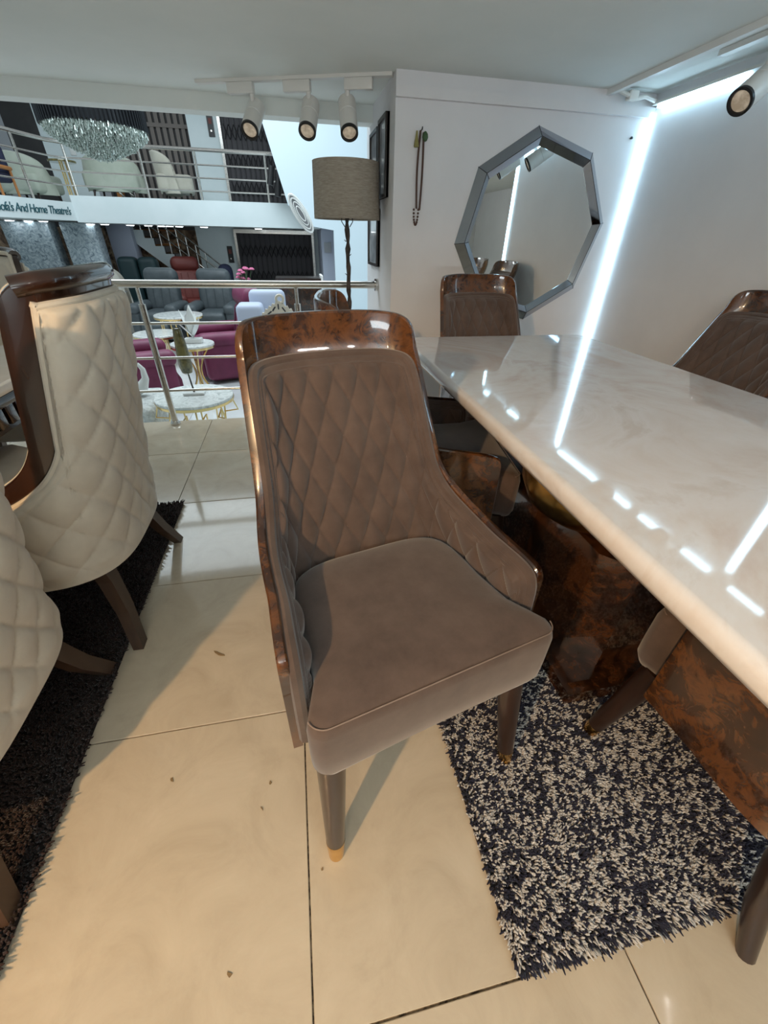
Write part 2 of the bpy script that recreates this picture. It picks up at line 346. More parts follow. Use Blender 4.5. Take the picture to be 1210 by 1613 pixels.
def panel(F, B, zb, rows, off0, sign, amp, dw, dh, band, cols=None, zfun=None):
    """padded quilted sheet following the chair; sign -1 = inside, +1 = outside"""
    if cols:
        w_ = np.r_[0, np.cumsum(np.abs(np.diff(B[:, 0])) + .30 * np.abs(np.diff(B[:, 1])))]; q_ = np.linspace(0, w_[-1], cols)
        B = np.stack([np.interp(q_, w_, B[:, 0]), np.interp(q_, w_, B[:, 1])], 1)
    t = np.linspace(0, 1, rows); G = []
    S = np.repeat(B[:, 0][:, None], rows, 1); z0 = np.array([zb if zfun is None else zfun(a) for a in B[:, 0]])
    Z = z0[:, None] + (B[:, 1] - z0)[:, None] * t[None, :]
    D = bdist(S.ravel(), Z.ravel(), B).reshape(S.shape)
    A1 = S / dw + Z / dh; A2 = S / dw - Z / dh
    puff = (np.abs(np.sin(PI * A1) * np.sin(PI * A2)) + 1e-6) ** .34
    inside = np.clip((D - band) / .007, 0, 1)
    rim = np.sqrt(1 - (1 - np.clip(D / band, 0, 1)) ** 2)
    inside = inside * np.clip((Z - z0[:, None]) / .05, 0, 1)
    O = off0 * rim + amp * puff * inside - .004 * np.exp(-((D - band - .004) / .004) ** 2)
    for i in range(len(B)):
        G.append([F(S[i, j], Z[i, j], sign * O[i, j]) for j in range(rows)])
    return G
def stitches(F, B, zb, off0, sign, dw, dh, band, r):
    mb = MB(); ss = np.arange(B[0, 0], B[-1, 0], .005); top = np.interp(ss, B[:, 0], B[:, 1])
    for fam in (1, -1):
        for k in range(-14, 26):
            z = (k - ss / dw) * dh if fam == 1 else (ss / dw - k) * dh
            ok = (z > zb) & (z < top - band); run = []
            if ok.any():
                d = np.zeros(len(ss)); d[ok] = bdist(ss[ok], z[ok], B); ok &= d > band + .006
            for i in range(len(ss)):
                if ok[i]: run.append(F(ss[i], z[i], sign * (off0 + .0004)))
                if (not ok[i] or i == len(ss) - 1) and run:
                    if len(run) > 2: mb.tube(run, r, 4)
                    run = []
    return mb
def inset_curve(B, d):
    T = np.gradient(B, axis=0); L = np.hypot(T[:, 0], T[:, 1]) + 1e-9; N = np.stack([T[:, 1] / L, -T[:, 0] / L], 1)
    return B + N * d
def edge_strip(F, B, zb, o0, o1):
    """closed thick shell from height zb (function of arc) up to boundary B, between two offsets"""
    n = len(B); rows = 14; mb = MB(); t = np.linspace(0, 1, rows) ** .8
    def z(i, q): z0 = zb(B[i, 0]); return z0 + (B[i, 1] - z0) * q
    ring = []
    for i in range(n):
        col = [F(B[i, 0], z(i, q), o0) for q in t]; r = min(.003, (o1 - o0) * .3)
        top = [F(B[i, 0], B[i, 1] + .004, o0 + r), F(B[i, 0], B[i, 1] + .005, (o0 + o1) / 2), F(B[i, 0], B[i, 1] + .004, o1 - r)]
        ring.append(col + top + [F(B[i, 0], z(i, q), o1) for q in t[::-1]])
    return mb.loft(ring)
def tube_on(F, B, off, r, n=8, step=2):
    return MB().tube([F(a, z, off) for a, z in B[::step]], r, n)
def seat_rings(front_w, seat_b, levels, crown):
    pl = []
    for i in range(9): t = -PI / 2 + PI / 2 * i / 8; pl.append((front_w - .030 + .030 * math.cos(t), .030 + .030 * math.sin(t)))
    aa = np.linspace(SL - .02, 0, 36)
    for a in aa:
        x = np.interp(a, PS, PX) + seat_b * np.interp(a, PS, NX); y = np.interp(a, PS, PY) + seat_b * np.interp(a, PS, NY)
        if y > .10: pl.append((x, y))
    half = pl; full = half + [(-x, y) for x, y in half[::-1] if x > 1e-4]
    front = [(-front_w + .03 + (2 * front_w - .06) * i / 12, 0) for i in range(1, 12)]
    full += front
    c = np.array(full); cen = np.array([0, .22]); rings = []
    for z, d in levels:
        v = c - cen; L = np.hypot(v[:, 0], v[:, 1]); q = cen + v * np.maximum(0, (L - d) / L)[:, None]
        dep = 0 if z < .5 else 1
        rings.append([(x, y, z + (crown if dep else 0) * 0) for x, y in q])
    return rings, c
def make_chair(kind, name, label, cat='chair', group=None):
    root = thing(name, label, cat, group=group)
    if kind == 'brown':
        F = Frame(.185, .44, .13, .89); fab = 'velvet'
        B = curve_pts([(0, .918), (.10, .917), (.185, .914), (.226, .910), (.240, .890), (.245, .80), (.247, .72), (.254, .665), (.285, .624), (.35, .604), (.42, .595), (SL - .03, .588), (SL - .004, .572), (SL + .002, .50), (SL + .002, .36)])
        T = curve_pts([(0, 1.000), (.10, .999), (.18, .996), (.222, .990), (.242, .965), (.248, .90), (.251, .80), (.253, .73), (.261, .674), (.292, .634), (.355, .613), (.425, .603), (SL - .02, .594), (SL + .002, .576), (SL + .004, .48), (SL + .004, .36)])
        zb = lambda a: .335 + .0 * a
        edge_strip(F, sym(T), zb, -.004, .014).build('shell', 'burl', root)
        G = panel(F, sym(B), .36, 104, .030, -1, .014, .070, .126, .014, 441)
        MB().grid(G).build('quilted_backrest', fab, root, ang=180)
        tag(stitches(F, sym(mono(B)), .46, .030, -1, .070, .126, .014, .0010).build('stitching', 'stitch', root), kind='stuff')
        tube_on(F, sym(inset_curve(B, .004)), -.011, .0125).build('edge_roll', fab, root)
        tube_on(F, sym(inset_curve(B, .019)), -.028, .0042, 6).build('piping', fab, root)
        lv = [(.350, .045), (.352, .03), (.360, .010), (.380, .001), (.42, 0), (.492, 0), (.508, .004), (.517, .012), (.521, .022), (.525, .045), (.528, .075), (.530, .11)]
        R_, c = seat_rings(.252, -.040, lv, 0)
        seat = MB().loft(R_).build('seat', fab, root, ang=60)
        sm = [(x * .985, y * .985 + .005, .5165) for x, y in c]; sm = [p for p in sm if p[1] < .030]; sm.sort(key=lambda p: math.atan2(p[0], .30 - p[1])); MB().tube(sm, .0014, 5).build('seam', 'stitch', seat)
        for sx in (-1, 1):
            lg = MB().tube([(sx * .212, .055, .36), (sx * .232, .010, .052)], [.030, .020], 18).build('leg', 'dark_wood', root)
            MB().tube([(sx * .2318, .0105, .055), (sx * .2355, .0020, 0.0)], [.0205, .0165], 18).build('ferrule', 'brass', lg)
            lg = MB().tube([(sx * .175, .36, .36), (sx * .178, .372, .24), (sx * .180, .400, .12), (sx * .181, .445, .0)], [.028, .025, .021, .016], 14).build('leg', 'dark_wood', root)
    else:
        F = Frame(.11, .36, .14, .98); fab = 'cream'
        B = curve_pts([(0, 1.055), (.10, 1.055), (.21, 1.053), (.262, 1.040), (.272, .95), (.268, .83), (.268, .745), (.276, .685), (.300, .630), (.345, .592), (.40, .572), (SL - .03, .560), (SL - .004, .545), (SL, .50), (SL, .44)])
        B = mono(B)
        zb = lambda a: .30
        edge_strip(F, sym(B), lambda a: .32, .0, .024).build('frame', 'rich_wood', root)
        tube_on(F, sym(curve_pts([(0, 1.052), (.10, 1.052), (.20, 1.050), (.245, 1.040)], 60)), .012, .022, 12, 1).build('crest_rail', 'rich_wood', root)
        Bo = inset_curve(B, .045); k = Bo[:, 0] < SL - .006; Bo = Bo[k]; Bo[0, 0] = 0
        Bo = mono(Bo)
        G = panel(F, sym(Bo), .285, 90, .050, 1, .0135, .100, .135, .008, 361)
        MB().grid(G).build('quilted_outer_back', fab, root, ang=180)
        tube_on(F, sym(inset_curve(Bo, .001)), .030, .0085).build('piping', fab, root)
        Bi = inset_curve(B, .018); Bi[0, 0] = 0; Bi = mono(Bi)
        G = panel(F, sym(Bi), .45, 40, .040, -1, .003, .11, .16, .02, 161)
        MB().grid(G).build('inner_backrest', fab, root, ang=180)
        tube_on(F, sym(inset_curve(B, .004)), -.008, .009).build('piping', fab, root)
        lv = [(.345, .045), (.352, .02), (.370, .003), (.42, 0), (.485, 0), (.505, .006), (.517, .018), (.524, .04), (.530, .075), (.532, .11)]
        R_, c = seat_rings(.252, -.045, lv, 0)
        MB().loft(R_).build('seat', fab, root, ang=60)
        for sx in (-1, 1):
            MB().tube([(sx * .20, .05, .36), (sx * .225, .0, 0)], [.030, .019], 14).build('leg', 'leg_brown', root)
            pth = [(.175, .365, .34), (.195, .395, .23), (.228, .420, .12), (.285, .447, .0)]
            rr = []
            for (x, y, z), h in zip(pth, (.030, .027, .024, .021)):
                rr.append([(sx * (x + dx * h), y + dy * h * .75, z) for dx, dy in ((-1, -1), (1, -1), (1, 1), (-1, 1))])
            MB().loft(rr).build('leg', 'leg_brown', root, False)
    return root
rad = math.radians
G1 = 'brown velvet chairs of the onyx table'
c0 = make_chair('brown', 'dining_chair', 'brown quilted velvet dining chair pulled out in the foreground, seat and front legs fully visible', 'chair', G1)
c0.location = (.207, .376, 0); c0.rotation_euler.z = rad(13.8)
dup(c0, (.704, 1.264, 0), rad(82), 'brown velvet chair tucked sideways under the long edge, just behind the foreground chair')
dup(c0, (.930, 1.545, 0), rad(4), 'brown velvet chair at the far head of the table, standing below the octagonal mirror')
dup(c0, (1.205, 1.36, 0), rad(-90), 'brown velvet chair across the table against the right wall')
dup(c0, (.935, .46, 0), rad(179), 'brown velvet chair tucked under the near end, burl side toward the speckled rug')
dup(c0, (1.20, .75, 0), rad(-90), 'brown velvet chair seen only in the mirror, at the near right of the table')
G2 = 'cream quilted chairs of the left table'
k0 = make_chair('cream', 'armchair', 'cream quilted barrel chair with dark wood crest, the whole one at left beside the railing', 'chair', G2)
k0.location = (-1.06, 1.28, 0); k0.rotation_euler.z = rad(-90)
dup(k0, (-1.12, .625, 0), rad(-90), 'cream quilted barrel chair at the left frame edge, nearest the camera')
dup(k0, (-1.42, 1.93, 0), rad(0), 'cream chair at the far head of the left table, only its wooden crest showing')

# ------------------------------------------------------------------ onyx dining table
t = thing('dining_table', 'glossy white onyx dining table on a dark burl pedestal', 'table', (.90, 1.0, 0))
def slab(mb, x0, x1, y0, y1, z0, z1, r, rc, cx=0, cy=0):
    rings = []; hh = (z1 - z0)
    for z, d in ((z0, r), (z0 + .25 * r, r * .35), (z0 + r, 0), (z1 - r, 0), (z1 - .35 * r, r * .25), (z1, r), (z1, r + .004)):
        rings.append([(x - cx, y - cy, z) for x, y in rpoly(x0 + d, x1 - d, y0 + d, y1 - d, rc, 7)])
    return mb.loft(rings)
slab(MB(), .460, 1.385, .06, 1.935, .722, .765, .014, .045, .90, 1.0).build('tabletop', 'onyx', t, ang=50)
slab(MB(), .56, 1.23, .22, 1.78, .700, .7215, .004, .03, .9, 1.0).build('under_frame', 'burl_dark', t)
pl = MB(); pl.prism([(x - .9, y - 1) for x, y in ((.668, .54), (1.13, .54), (1.13, 1.46), (.668, 1.46))], .018, .066).build('plinth', 'burl_dark', t, False)
MB().prism([(x - .9, y - 1) for x, y in ((.69, .565), (1.108, .565), (1.108, 1.435), (.69, 1.435))], .066, .082).build('plinth_step', 'burl_dark', t, False)
cpoly = [(.72, .68), (.79, .60), (1.01, .60), (1.08, .68), (1.08, 1.32), (1.01, 1.40), (.79, 1.40), (.72, 1.32)]
MB().prism([(x - .9, y - 1) for x, y in cpoly], .082, .47).build('column', 'burl_dark', t, False)
cp2 = [((x - .9) * .60 + .04, (y - 1) * .75 + .06) for x, y in cpoly]
MB().prism(cp2, .47, .700).build('column_neck', 'burl_dark', t, False)
# bowed brass collar under the top
bowl = [(.10, -.20), (.17, -.195), (.225, -.165), (.262, -.11), (.278, -.03), (.280, 0), (.272, 0), (.268, -.03), (.252, -.10), (.215, -.152), (.165, -.182), (.10, -.188)]
MB().lathe([(r * .72, z * 1.02) for r, z in bowl], (-.135, -.165, .700), 40).build('brass_collar', 'brass', t)

# ------------------------------------------------------------------ left table
t = thing('left_dining_table', 'cream topped dining table with dark carved apron behind the cream chairs', 'table', (-1.42, 1.05, 0))
slab(MB(), -1.98, -.86, .15, 1.92, .735, .765, .010, .04, -1.42, 1.05).build('tabletop', 'white_top', t)
slab(MB(), -1.97, -.87, .16, 1.91, .700, .735, .012, .04, -1.42, 1.05).build('moulding', 'rich_wood', t)
MB().box(-.50, .50, -.83, .80, .615, .70).build('apron', 'dark_wood', t, False)
dm = MB().rbox(0, .014, -.022, .022, .632, .690, .004, 2).mesh('dentil', 'rich_wood')
for i in range(28):
    o = link('dentil', dm, t); o.location = (.50, -.80 + i * .0585, 0)
for i in range(4):
    sx, sy = (-1, 1)[i % 2], (-1, 1)[i // 2]
    MB().lathe([(.03, 0), (.05, .04), (.035, .10), (.055, .35), (.04, .50), (.06, .62)], (sx * .42, sy * .72, 0), 14).build('leg', 'dark_wood', t)

# ------------------------------------------------------------------ rugs
def rug(name, label, x0, x1, y0, y1, n, length, colf, back, lean=.6, wid=.0032, dens=None):
    root = thing(name, label, 'rug', ((x0 + x1) / 2, (y0 + y1) / 2, 0)); cx, cy = (x0 + x1) / 2, (y0 + y1) / 2
    MB().rbox(x0 - cx, x1 - cx, y0 - cy, y1 - cy, .0005, .006, .002, 1).build('backing', back, root)
    px = rng.uniform(x0, x1, n); py = rng.uniform(y0, y1, n)
    if dens is not None:
        kp = rng.uniform(0, 1, n) < dens(px, py); px, py = px[kp], py[kp]; n = len(px)
    fx = np.sin(px * 23 + 3 * np.sin(py * 9)) * .5 + np.sin(py * 17 + px * 7) * .3; ang = rng.uniform(0, 2 * PI, n) * .35 + fx + 4.4
    L = length * rng.uniform(.75, 1.2, n); ln = lean * rng.uniform(.3, 1.2, n)
    dx, dy = np.cos(ang) * ln, np.sin(ang) * ln
    edge = np.minimum.reduce([px - x0, x1 - px, py - y0, y1 - py]) ; em = np.clip(1 - edge / .02, 0, 1)
    ox = np.where(px - x0 < .02, -1, np.where(x1 - px < .02, 1, 0)); oy = np.where(py - y0 < .02, -1, np.where(y1 - py < .02, 1, 0))
    dx += ox * em * .6; dy += oy * em * .6
    wa = rng.uniform(0, 2 * PI, n); wx, wy = np.cos(wa) * wid, np.sin(wa) * wid
    z0 = .004
    p0 = np.stack([px, py, np.full(n, z0)], 1); p1 = p0 + np.stack([dx * L * .35, dy * L * .35, L * .62], 1); p2 = p0 + np.stack([dx * L, dy * L, L * .95 - .25 * L * ln], 1)
    W = np.stack([wx, wy, np.zeros(n)], 1); W2 = np.stack([-wy, wx, np.zeros(n)], 1)
    V = []; 
    # three sided tapering tuft: base, belly, tip
    tri = [W, -.5 * W + .87 * W2, -.5 * W - .87 * W2]
    V = np.stack([p0 + tri[0] * .7, p0 + tri[1] * .7, p0 + tri[2] * .7, p1 + tri[0], p1 + tri[1], p1 + tri[2], p2 + tri[0] * .55, p2 + tri[1] * .55, p2 + tri[2] * .55], 1)
    V[:, :, 0] -= cx; V[:, :, 1] -= cy
    base = (np.arange(n) * 9)[:, None]
    quads = np.array([[0, 1, 4, 3], [1, 2, 5, 4], [2, 0, 3, 5], [3, 4, 7, 6], [4, 5, 8, 7], [5, 3, 6, 8]]); tris = np.array([[6, 7, 8]])
    fq = (base[:, :, None] + quads[None]).reshape(-1, 4); ft = (base[:, :, None] + tris[None]).reshape(-1, 3)
    me = bpy.data.meshes.new('pile'); nv = n * 9
    me.vertices.add(nv); me.vertices.foreach_set('co', V.reshape(-1))
    loops = np.concatenate([fq.reshape(-1), ft.reshape(-1)]); me.loops.add(len(loops)); me.loops.foreach_set('vertex_index', loops.astype(np.int32))
    st = np.concatenate([np.arange(len(fq)) * 4, len(fq) * 4 + np.arange(len(ft)) * 3]); me.polygons.add(len(st)); me.polygons.foreach_set('loop_start', st.astype(np.int32))
    me.update(calc_edges=True); me.polygons.foreach_set('use_smooth', [True] * len(st))
    C = colf(px, py, n); ca = me.color_attributes.new('Col', 'FLOAT_COLOR', 'POINT')
    ca.data.foreach_set('color', np.repeat(np.c_[C, np.ones(n)], 9, 0).reshape(-1))
    me.materials.append(M['pile']); me.validate()
    o = link('pile', me, root); tag(o, None, None, None, 'stuff'); return root
def speckle(px, py, n):
    q = .0085; ix = np.floor((px + .003 * np.sin(py * 300)) / q).astype(np.int64); iy = np.floor((py + .003 * np.sin(px * 270)) / q).astype(np.int64)
    hsh = np.modf(np.abs(np.sin(ix * 12.9898 + iy * 78.233) * 43758.5453))[0]
    u = hsh * .75 + rng.uniform(0, 1, n) * .25
    c = np.where((u < .46)[:, None], np.array([[.50, .47, .44]]), np.array([[.018, .018, .035]]))
    return c * rng.uniform(.75, 1.15, n)[:, None]
def brown(px, py, n): return np.array([[.026, .012, .009]]) * rng.uniform(.5, 1.3, n)[:, None]
def vis1(px, py): return np.where((px < 1.15) & (py < .75), 1.0, .12)
rug('speckled_rug', 'navy and pale grey speckled shag rug under the onyx table', .295, 1.45, .078, 1.60, 150000, .0165, speckle, 'rug_back', .42, .0030, vis1)
rug('brown_rug', 'dark brown shag rug under the cream chairs', -2.1, -.652, .12, 1.875, 90000, .016, brown, 'rug_back2', .45, .0034, lambda x, y: np.where(x > -1.1, 1.0, .12))

# ------------------------------------------------------------------ mirror and wall pieces
mr = thing('wall_mirror', 'octagonal wall mirror with a dark smoked glass border', 'mirror', (1.345, YW, 1.18))
def octp(r, y, k): a = rad(97.5 - 45 * k); return (r * math.cos(a), y, r * math.sin(a))
for k in range(8):
    q = lambda r, y, kk: octp(r, y, kk)
    MB().add([q(.449, -.004, k), q(.449, -.004, k + 1), q(.405, -.042, k + 1), q(.405, -.042, k), q(.449, -.001, k), q(.449, -.001, k + 1), q(.405, -.02, k + 1), q(.405, -.02, k)],
             [(0, 1, 2, 3), (4, 7, 6, 5), (0, 4, 5, 1), (3, 2, 6, 7), (0, 3, 7, 4), (1, 5, 6, 2)]).build('outer_bevel', 'smoke_mirror', mr, False)
    MB().add([q(.4035, -.042, k), q(.4035, -.042, k + 1), q(.372, -.018, k + 1), q(.372, -.018, k), q(.4035, -.02, k), q(.4035, -.02, k + 1), q(.372, -.010, k + 1), q(.372, -.010, k)],
             [(0, 1, 2, 3), (4, 7, 6, 5), (0, 4, 5, 1), (3, 2, 6, 7), (0, 3, 7, 4), (1, 5, 6, 2)]).build('inner_bevel', 'smoke_mirror', mr, False)
    MB().tube([q(.450, -.003, k), q(.405, -.043, k), q(.372, -.0185, k)], .0016, 5).build('seam', 'seam', mr)
MB().add([octp(.374, -.016, k) for k in range(8)] + [octp(.374, -.010, k) for k in range(8)], [tuple(range(8)), tuple(range(15, 7, -1))] + [(k, k + 8, (k + 1) % 8 + 8, (k + 1) % 8) for k in range(8)]).build('mirror_pane', 'mirror', mr, False)
MB().tube([octp(.4045, -.0425, k) for k in range(8)], .0018, 5, closed=True).build('ridge_seam', 'seam', mr)
# prayer beads on a hook
pb = thing('prayer_beads', 'string of brown beads with green tassel hanging on the wall beside the mirror', 'beads', (.675, YW, 1.20))
MB().tube([(0, -.001, .375), (0, -.02, .378), (0, -.024, .386)], .003, 6).build('hook', 'black', pb)
bd = MB().lathe([(.002, -.0052), (.0054, -.0025), (.0054, .0025), (.002, .0052)], (0, 0, 0), 7).mesh('bead', 'beads')
loop = []
for i in range(46): loop.append((-.006 - .007 * math.sin(PI * i / 46), .37 - .30 * i / 46))
for i in range(14): a = PI * (i / 13); loop.append((-.016 - .004 * math.cos(a) * 3.0 + .008, .068 - .065 * math.sin(a)))
for i in range(46): loop.append((.010 + .004 * math.sin(PI * i / 46), .07 + .30 * i / 46))
for x, z in loop:
    o = link('bead', bd, pb); o.location = (x, -.012, z)
MB().lathe([(.004, .0), (.006, -.02), (.013, -.055), (.012, -.06), (.002, -.06)], (-.024, -.014, .372), 10).build('tassel', 'olive', pb)
MB().lathe([(.004, .01), (.013, 0), (.015, -.012), (.010, -.024), (.003, -.028)], (.018, -.014, .362), 10).build('tassel_knot', 'leaf', pb)
# framed prints on the return wall
def print_frame(y0, y1, z0, z1, label):
    r = thing('framed_print', label, 'picture', (XS, (y0 + y1) / 2, z0), group='framed prints on the return wall'); c = (y0 + y1) / 2; b = .016
    MB().prism([(y0 - c, 0), (y1 - c, 0), (y1 - c, z1 - z0), (y0 - c, z1 - z0)], -.012, -.001, 'x').build('print', 'print', r, False)
    for a in (((y0 - c, y1 - c), (0, b)), ((y0 - c, y1 - c), (z1 - z0 - b, z1 - z0)), ((y0 - c, y0 - c + b), (b, z1 - z0 - b)), ((y1 - c - b, y1 - c), (b, z1 - z0 - b))):
        MB().box(-.022, 0, a[0][0], a[0][1], a[1][0], a[1][1]).build('frame_side', 'fr_black', r, False)
print_frame(2.70, 2.92, 1.325, 1.66, 'black framed print on the return wall, nearest the beads')
print_frame(2.95, 3.20, 1.30, 1.645, 'black framed print on the return wall above, nearer the atrium')
print_frame(2.93, 3.27, .99, 1.285, 'black framed print on the return wall, the lowest one behind the lamp')

# ------------------------------------------------------------------ track lights
def track_spot(loc, tgt, arm_dir, label, dark=False, stem=.078, scale=1.0, group='white track spotlights'):
    """loc = joint under the ceiling track; tgt = direction aimed"""
    r = thing('track_spotlight', label, 'spotlight', loc, group=group); m = 'black' if dark else 'white_metal'
    a = Vector(arm_dir).normalized(); b = Vector((-a.y, a.x, 0))
    rot = Matrix((a.to_3d() if False else Vector((a.x, a.y, 0)), b, Vector((0, 0, 1)))).transposed().to_4x4()
    MB().rbox(-.125 * scale, .012 * scale, -.016 * scale, .016 * scale, -.002, .040 * scale, .003, 2, rot).build('adaptor', m, r)
    MB().tube([(0, 0, .005), (0, 0, -.03 * scale), (0, 0, -stem)], [.013 * scale, .010 * scale, .008 * scale], 12).build('stem', m, r)
    j = Vector((0, 0, -stem)); d = Vector(tgt).normalized()
    R_ = .043 * scale
    k = scale
    hd = MB().rev(j, d, [(-.060 * k, R_ * .88), (-.055 * k, R_), (.012 * k, R_), (.014 * k, R_ * .955), (.018 * k, R_ * .955), (.020 * k, R_), (.100 * k, R_), (.100 * k, R_ * .70)]).build('lamp_head', m, r)
    MB().rev(j, d, [(.100 * k, R_ * 1.004), (.110 * k, R_ * 1.0), (.110 * k, R_ * .80), (.1015 * k, R_ * .76)]).build('bezel', 'black', hd)
    MB().rev(j, d, [(.1016 * k, R_ * .76), (.1050 * k, R_ * .72), (.1065 * k, R_ * .40), (.1070 * k, .001)], 24).build('lens', 'lens', hd)
    return r
tr = MB(); A, B_ = Vector((-.387, 3.009, 1.762)), Vector((.540, 2.625, 1.762)); dv = (B_ - A).normalized(); nv = Vector((-dv.y, dv.x, 0)) * .017
tr.add([A + nv, A - nv, B_ - nv, B_ + nv, A + nv + Vector((0, 0, .013)), A - nv + Vector((0, 0, .013)), B_ - nv + Vector((0, 0, .013)), B_ + nv + Vector((0, 0, .013))],
       [(0, 1, 2, 3), (4, 7, 6, 5), (0, 4, 5, 1), (1, 5, 6, 2), (2, 6, 7, 3), (3, 7, 4, 0)])
tag(tr.build('light_track', 'white_metal', None, False), 'white ceiling light track ending at the mirror wall corner', 'track')
def on_track(t): v = A + (B_ - A) * t; return (v.x, v.y, 1.722)
track_spot(on_track(.29), (-.26, -.70, -.66), dv, 'white track spotlight, leftmost of the three by the atrium, aimed left')
track_spot(on_track(.585), (-.2, -.66, -.72), dv, 'white track spotlight, middle of the three by the atrium')
track_spot(on_track(.78), (-.02, -.62, -.78), -dv, 'white track spotlight, rightmost of the three, nearest the wall corner')
tag(MB().box(1.715, 1.745, -1.6, 2.02, 1.757, 1.774).build('light_track', 'white_metal', None, False), 'white ceiling light track along the right wall', 'track')
ri = ((1.73, 1.78), 'white track spotlight at the upper right edge, above the right wall chair'), ((1.73, 1.30), 'white track spotlight seen in the mirror, second along the right track'), ((1.73, .70), 'white track spotlight seen in the mirror, third along the right track'), ((1.73, .05), 'white track spotlight seen in the mirror, fourth along the right track')
for (x, y), lb in ri:
    track_spot((x, y, 1.718), (-.80, -.25, -.55), (0, 1, 0), lb, stem=.085)

# ------------------------------------------------------------------ railing
rl = thing('railing', 'stainless steel railing along the open floor edge', 'railing', (-1, 2.986, 0))
MB().cyl((-2.05, 0, .885), (1.535, 0, .885), .0215, n=20).build('handrail', 'steel', rl)
MB().tube([(1.525, 0, .885), (1.544, 0, .885)], [.036, .036], 20).build('wall_flange', 'steel', rl)
for z in (.666, .457, .242): MB().cyl((-2.05, 0, z), (1.54, 0, z), .0085, n=12).build('crossbar', 'steel', rl)
for x in (-1.80, -.862, .075, 1.013):
    if x > 1.3: continue
    ps = MB().cyl((x + .938 - 1 + .06 - .0, 0, .0), (x + .938 - 1 + .06, 0, .775), .0205, n=18).build('post', 'steel', rl)
    MB().cyl((x - .002, 0, .775), (x - .002, 0, .866), .0115, n=12).build('spigot', 'steel', ps)
    MB().lathe([(.034, .0), (.034, .012), (.024, .022), (.021, .03)], (x - .002, 0, 0), 20).build('base_flange', 'steel', ps)

# ------------------------------------------------------------------ floor lamp
fl = thing('floor_lamp', 'floor lamp with taupe linen drum shade and bark textured pole', 'lamp', (.335, 2.84, 0))
pth = []; rr = []
for i in range(40):
    z = .02 + 1.22 * i / 39; pth.append((.0022 * math.sin(i * 1.3), .0022 * math.cos(i * .9), z)); rr.append(.0125 + .003 * math.sin(i * 2.1) + .002 * math.cos(i * 3.7))
po = MB().tube(pth, rr, 10).build('pole', 'bark', fl)
for z, a in ((.62, 0), (.80, .6), (.95, 2.8), (1.05, .3), (1.12, 3.4)):
    MB().tube([(.01 * math.cos(a), .01 * math.sin(a), z), (.021 * math.cos(a), .021 * math.sin(a), z + .008)], [.003, .0015], 6).build('twig', 'bark', po)
MB().lathe([(.14, 0), (.14, .012), (.05, .03), (.015, .04)], n=28).build('base', 'bark', fl)
sh = [(.186, 1.225), (.180, 1.475), (.176, 1.475), (.182, 1.225)]
mb = MB(); vs = []; n = 48
for r, z in sh:
    for j in range(n): vs.append((r * math.cos(2 * PI * j / n), r * math.sin(2 * PI * j / n), z))
mb.add(vs, [(i * n + j, i * n + (j + 1) % n, ((i + 1) % 4) * n + (j + 1) % n, ((i + 1) % 4) * n + j) for i in range(4) for j in range(n)])
sd = mb.build('lamp_shade', 'linen', fl)
for k in range(3): a = 2 * PI * k / 3; MB().tube([(0, 0, 1.235), (.178 * math.cos(a), .178 * math.sin(a), 1.245)], .003, 6).build('spider', 'black', sd)
for s in (-1, 1): MB().tube([(s * .014, 0, 1.19), (s * .032, 0, 1.215), (s * .03, 0, 1.25)], .0025, 6).build('harp', 'black', fl)

# dried mud bits on the tiles
mud = [((345, 1065), (-.352, .912), .045, .006, .55), ((225, 1250), (-.415, .545), .012, .004, .9), ((437, 1272), (-.172, .493), .006, .005, 0), ((425, 1307), (-.19, .44), .010, .002, 1.0), ((508, 1387), (-.055, .30), .005, .004, 0), ((388, 1530), (-.235, .18), .010, .005, .6)]
for i, (_, (x, y), L, W_, a) in enumerate(mud):
    pts = [(L * .5 * math.cos(2 * PI * k / 9) * (1 + .25 * math.sin(k * 2.3 + i)), W_ * .7 * math.sin(2 * PI * k / 9) * (1 + .4 * math.cos(k * 1.7 + i))) for k in range(9)]
    o = MB().prism([(u * math.cos(-a) - v * math.sin(-a), u * math.sin(-a) + v * math.cos(-a)) for u, v in pts], .0, .0022).build('mud_fleck', 'dirt', None, False)
    o.location = (x, y, .0002)
    tag(o, ('long streak of dried mud on the tile left of the foreground chair', 'thin dark mud fleck midway between brown rug and foreground chair', 'round mud speck on the tile just left of the long tile joint', 'short mud sliver left of the foreground chair front leg', 'mud speck right beside the brass tip of the foreground chair leg', 'mud fleck on the bare tiles nearest the bottom of the photo')[i], 'dirt', 'dried mud flecks on the tiles')

exec_background = True
# ================================================================== BEYOND THE RAILING
lf = struct('lower_floor', MB().box(-6.5, 4.0, 3.05, 13.0, ZL - .1, ZL - .006), 'grout', 'white glossy tiled floor of the lower showroom')
for i in range(16):
    for j in range(10):
        tile_obj(-5.4 + .602 * i, -5.4 + .602 * (i + 1), 3.06 + .602 * j, 3.06 + .602 * (j + 1), lf, 'tile_low', ZL, -.006)
struct('slab_edge', MB().box(-3.1, XS + .12, YE - .012, YE, ZL, -.004), 'bal_white', 'pale face of the floor slab below the railing')
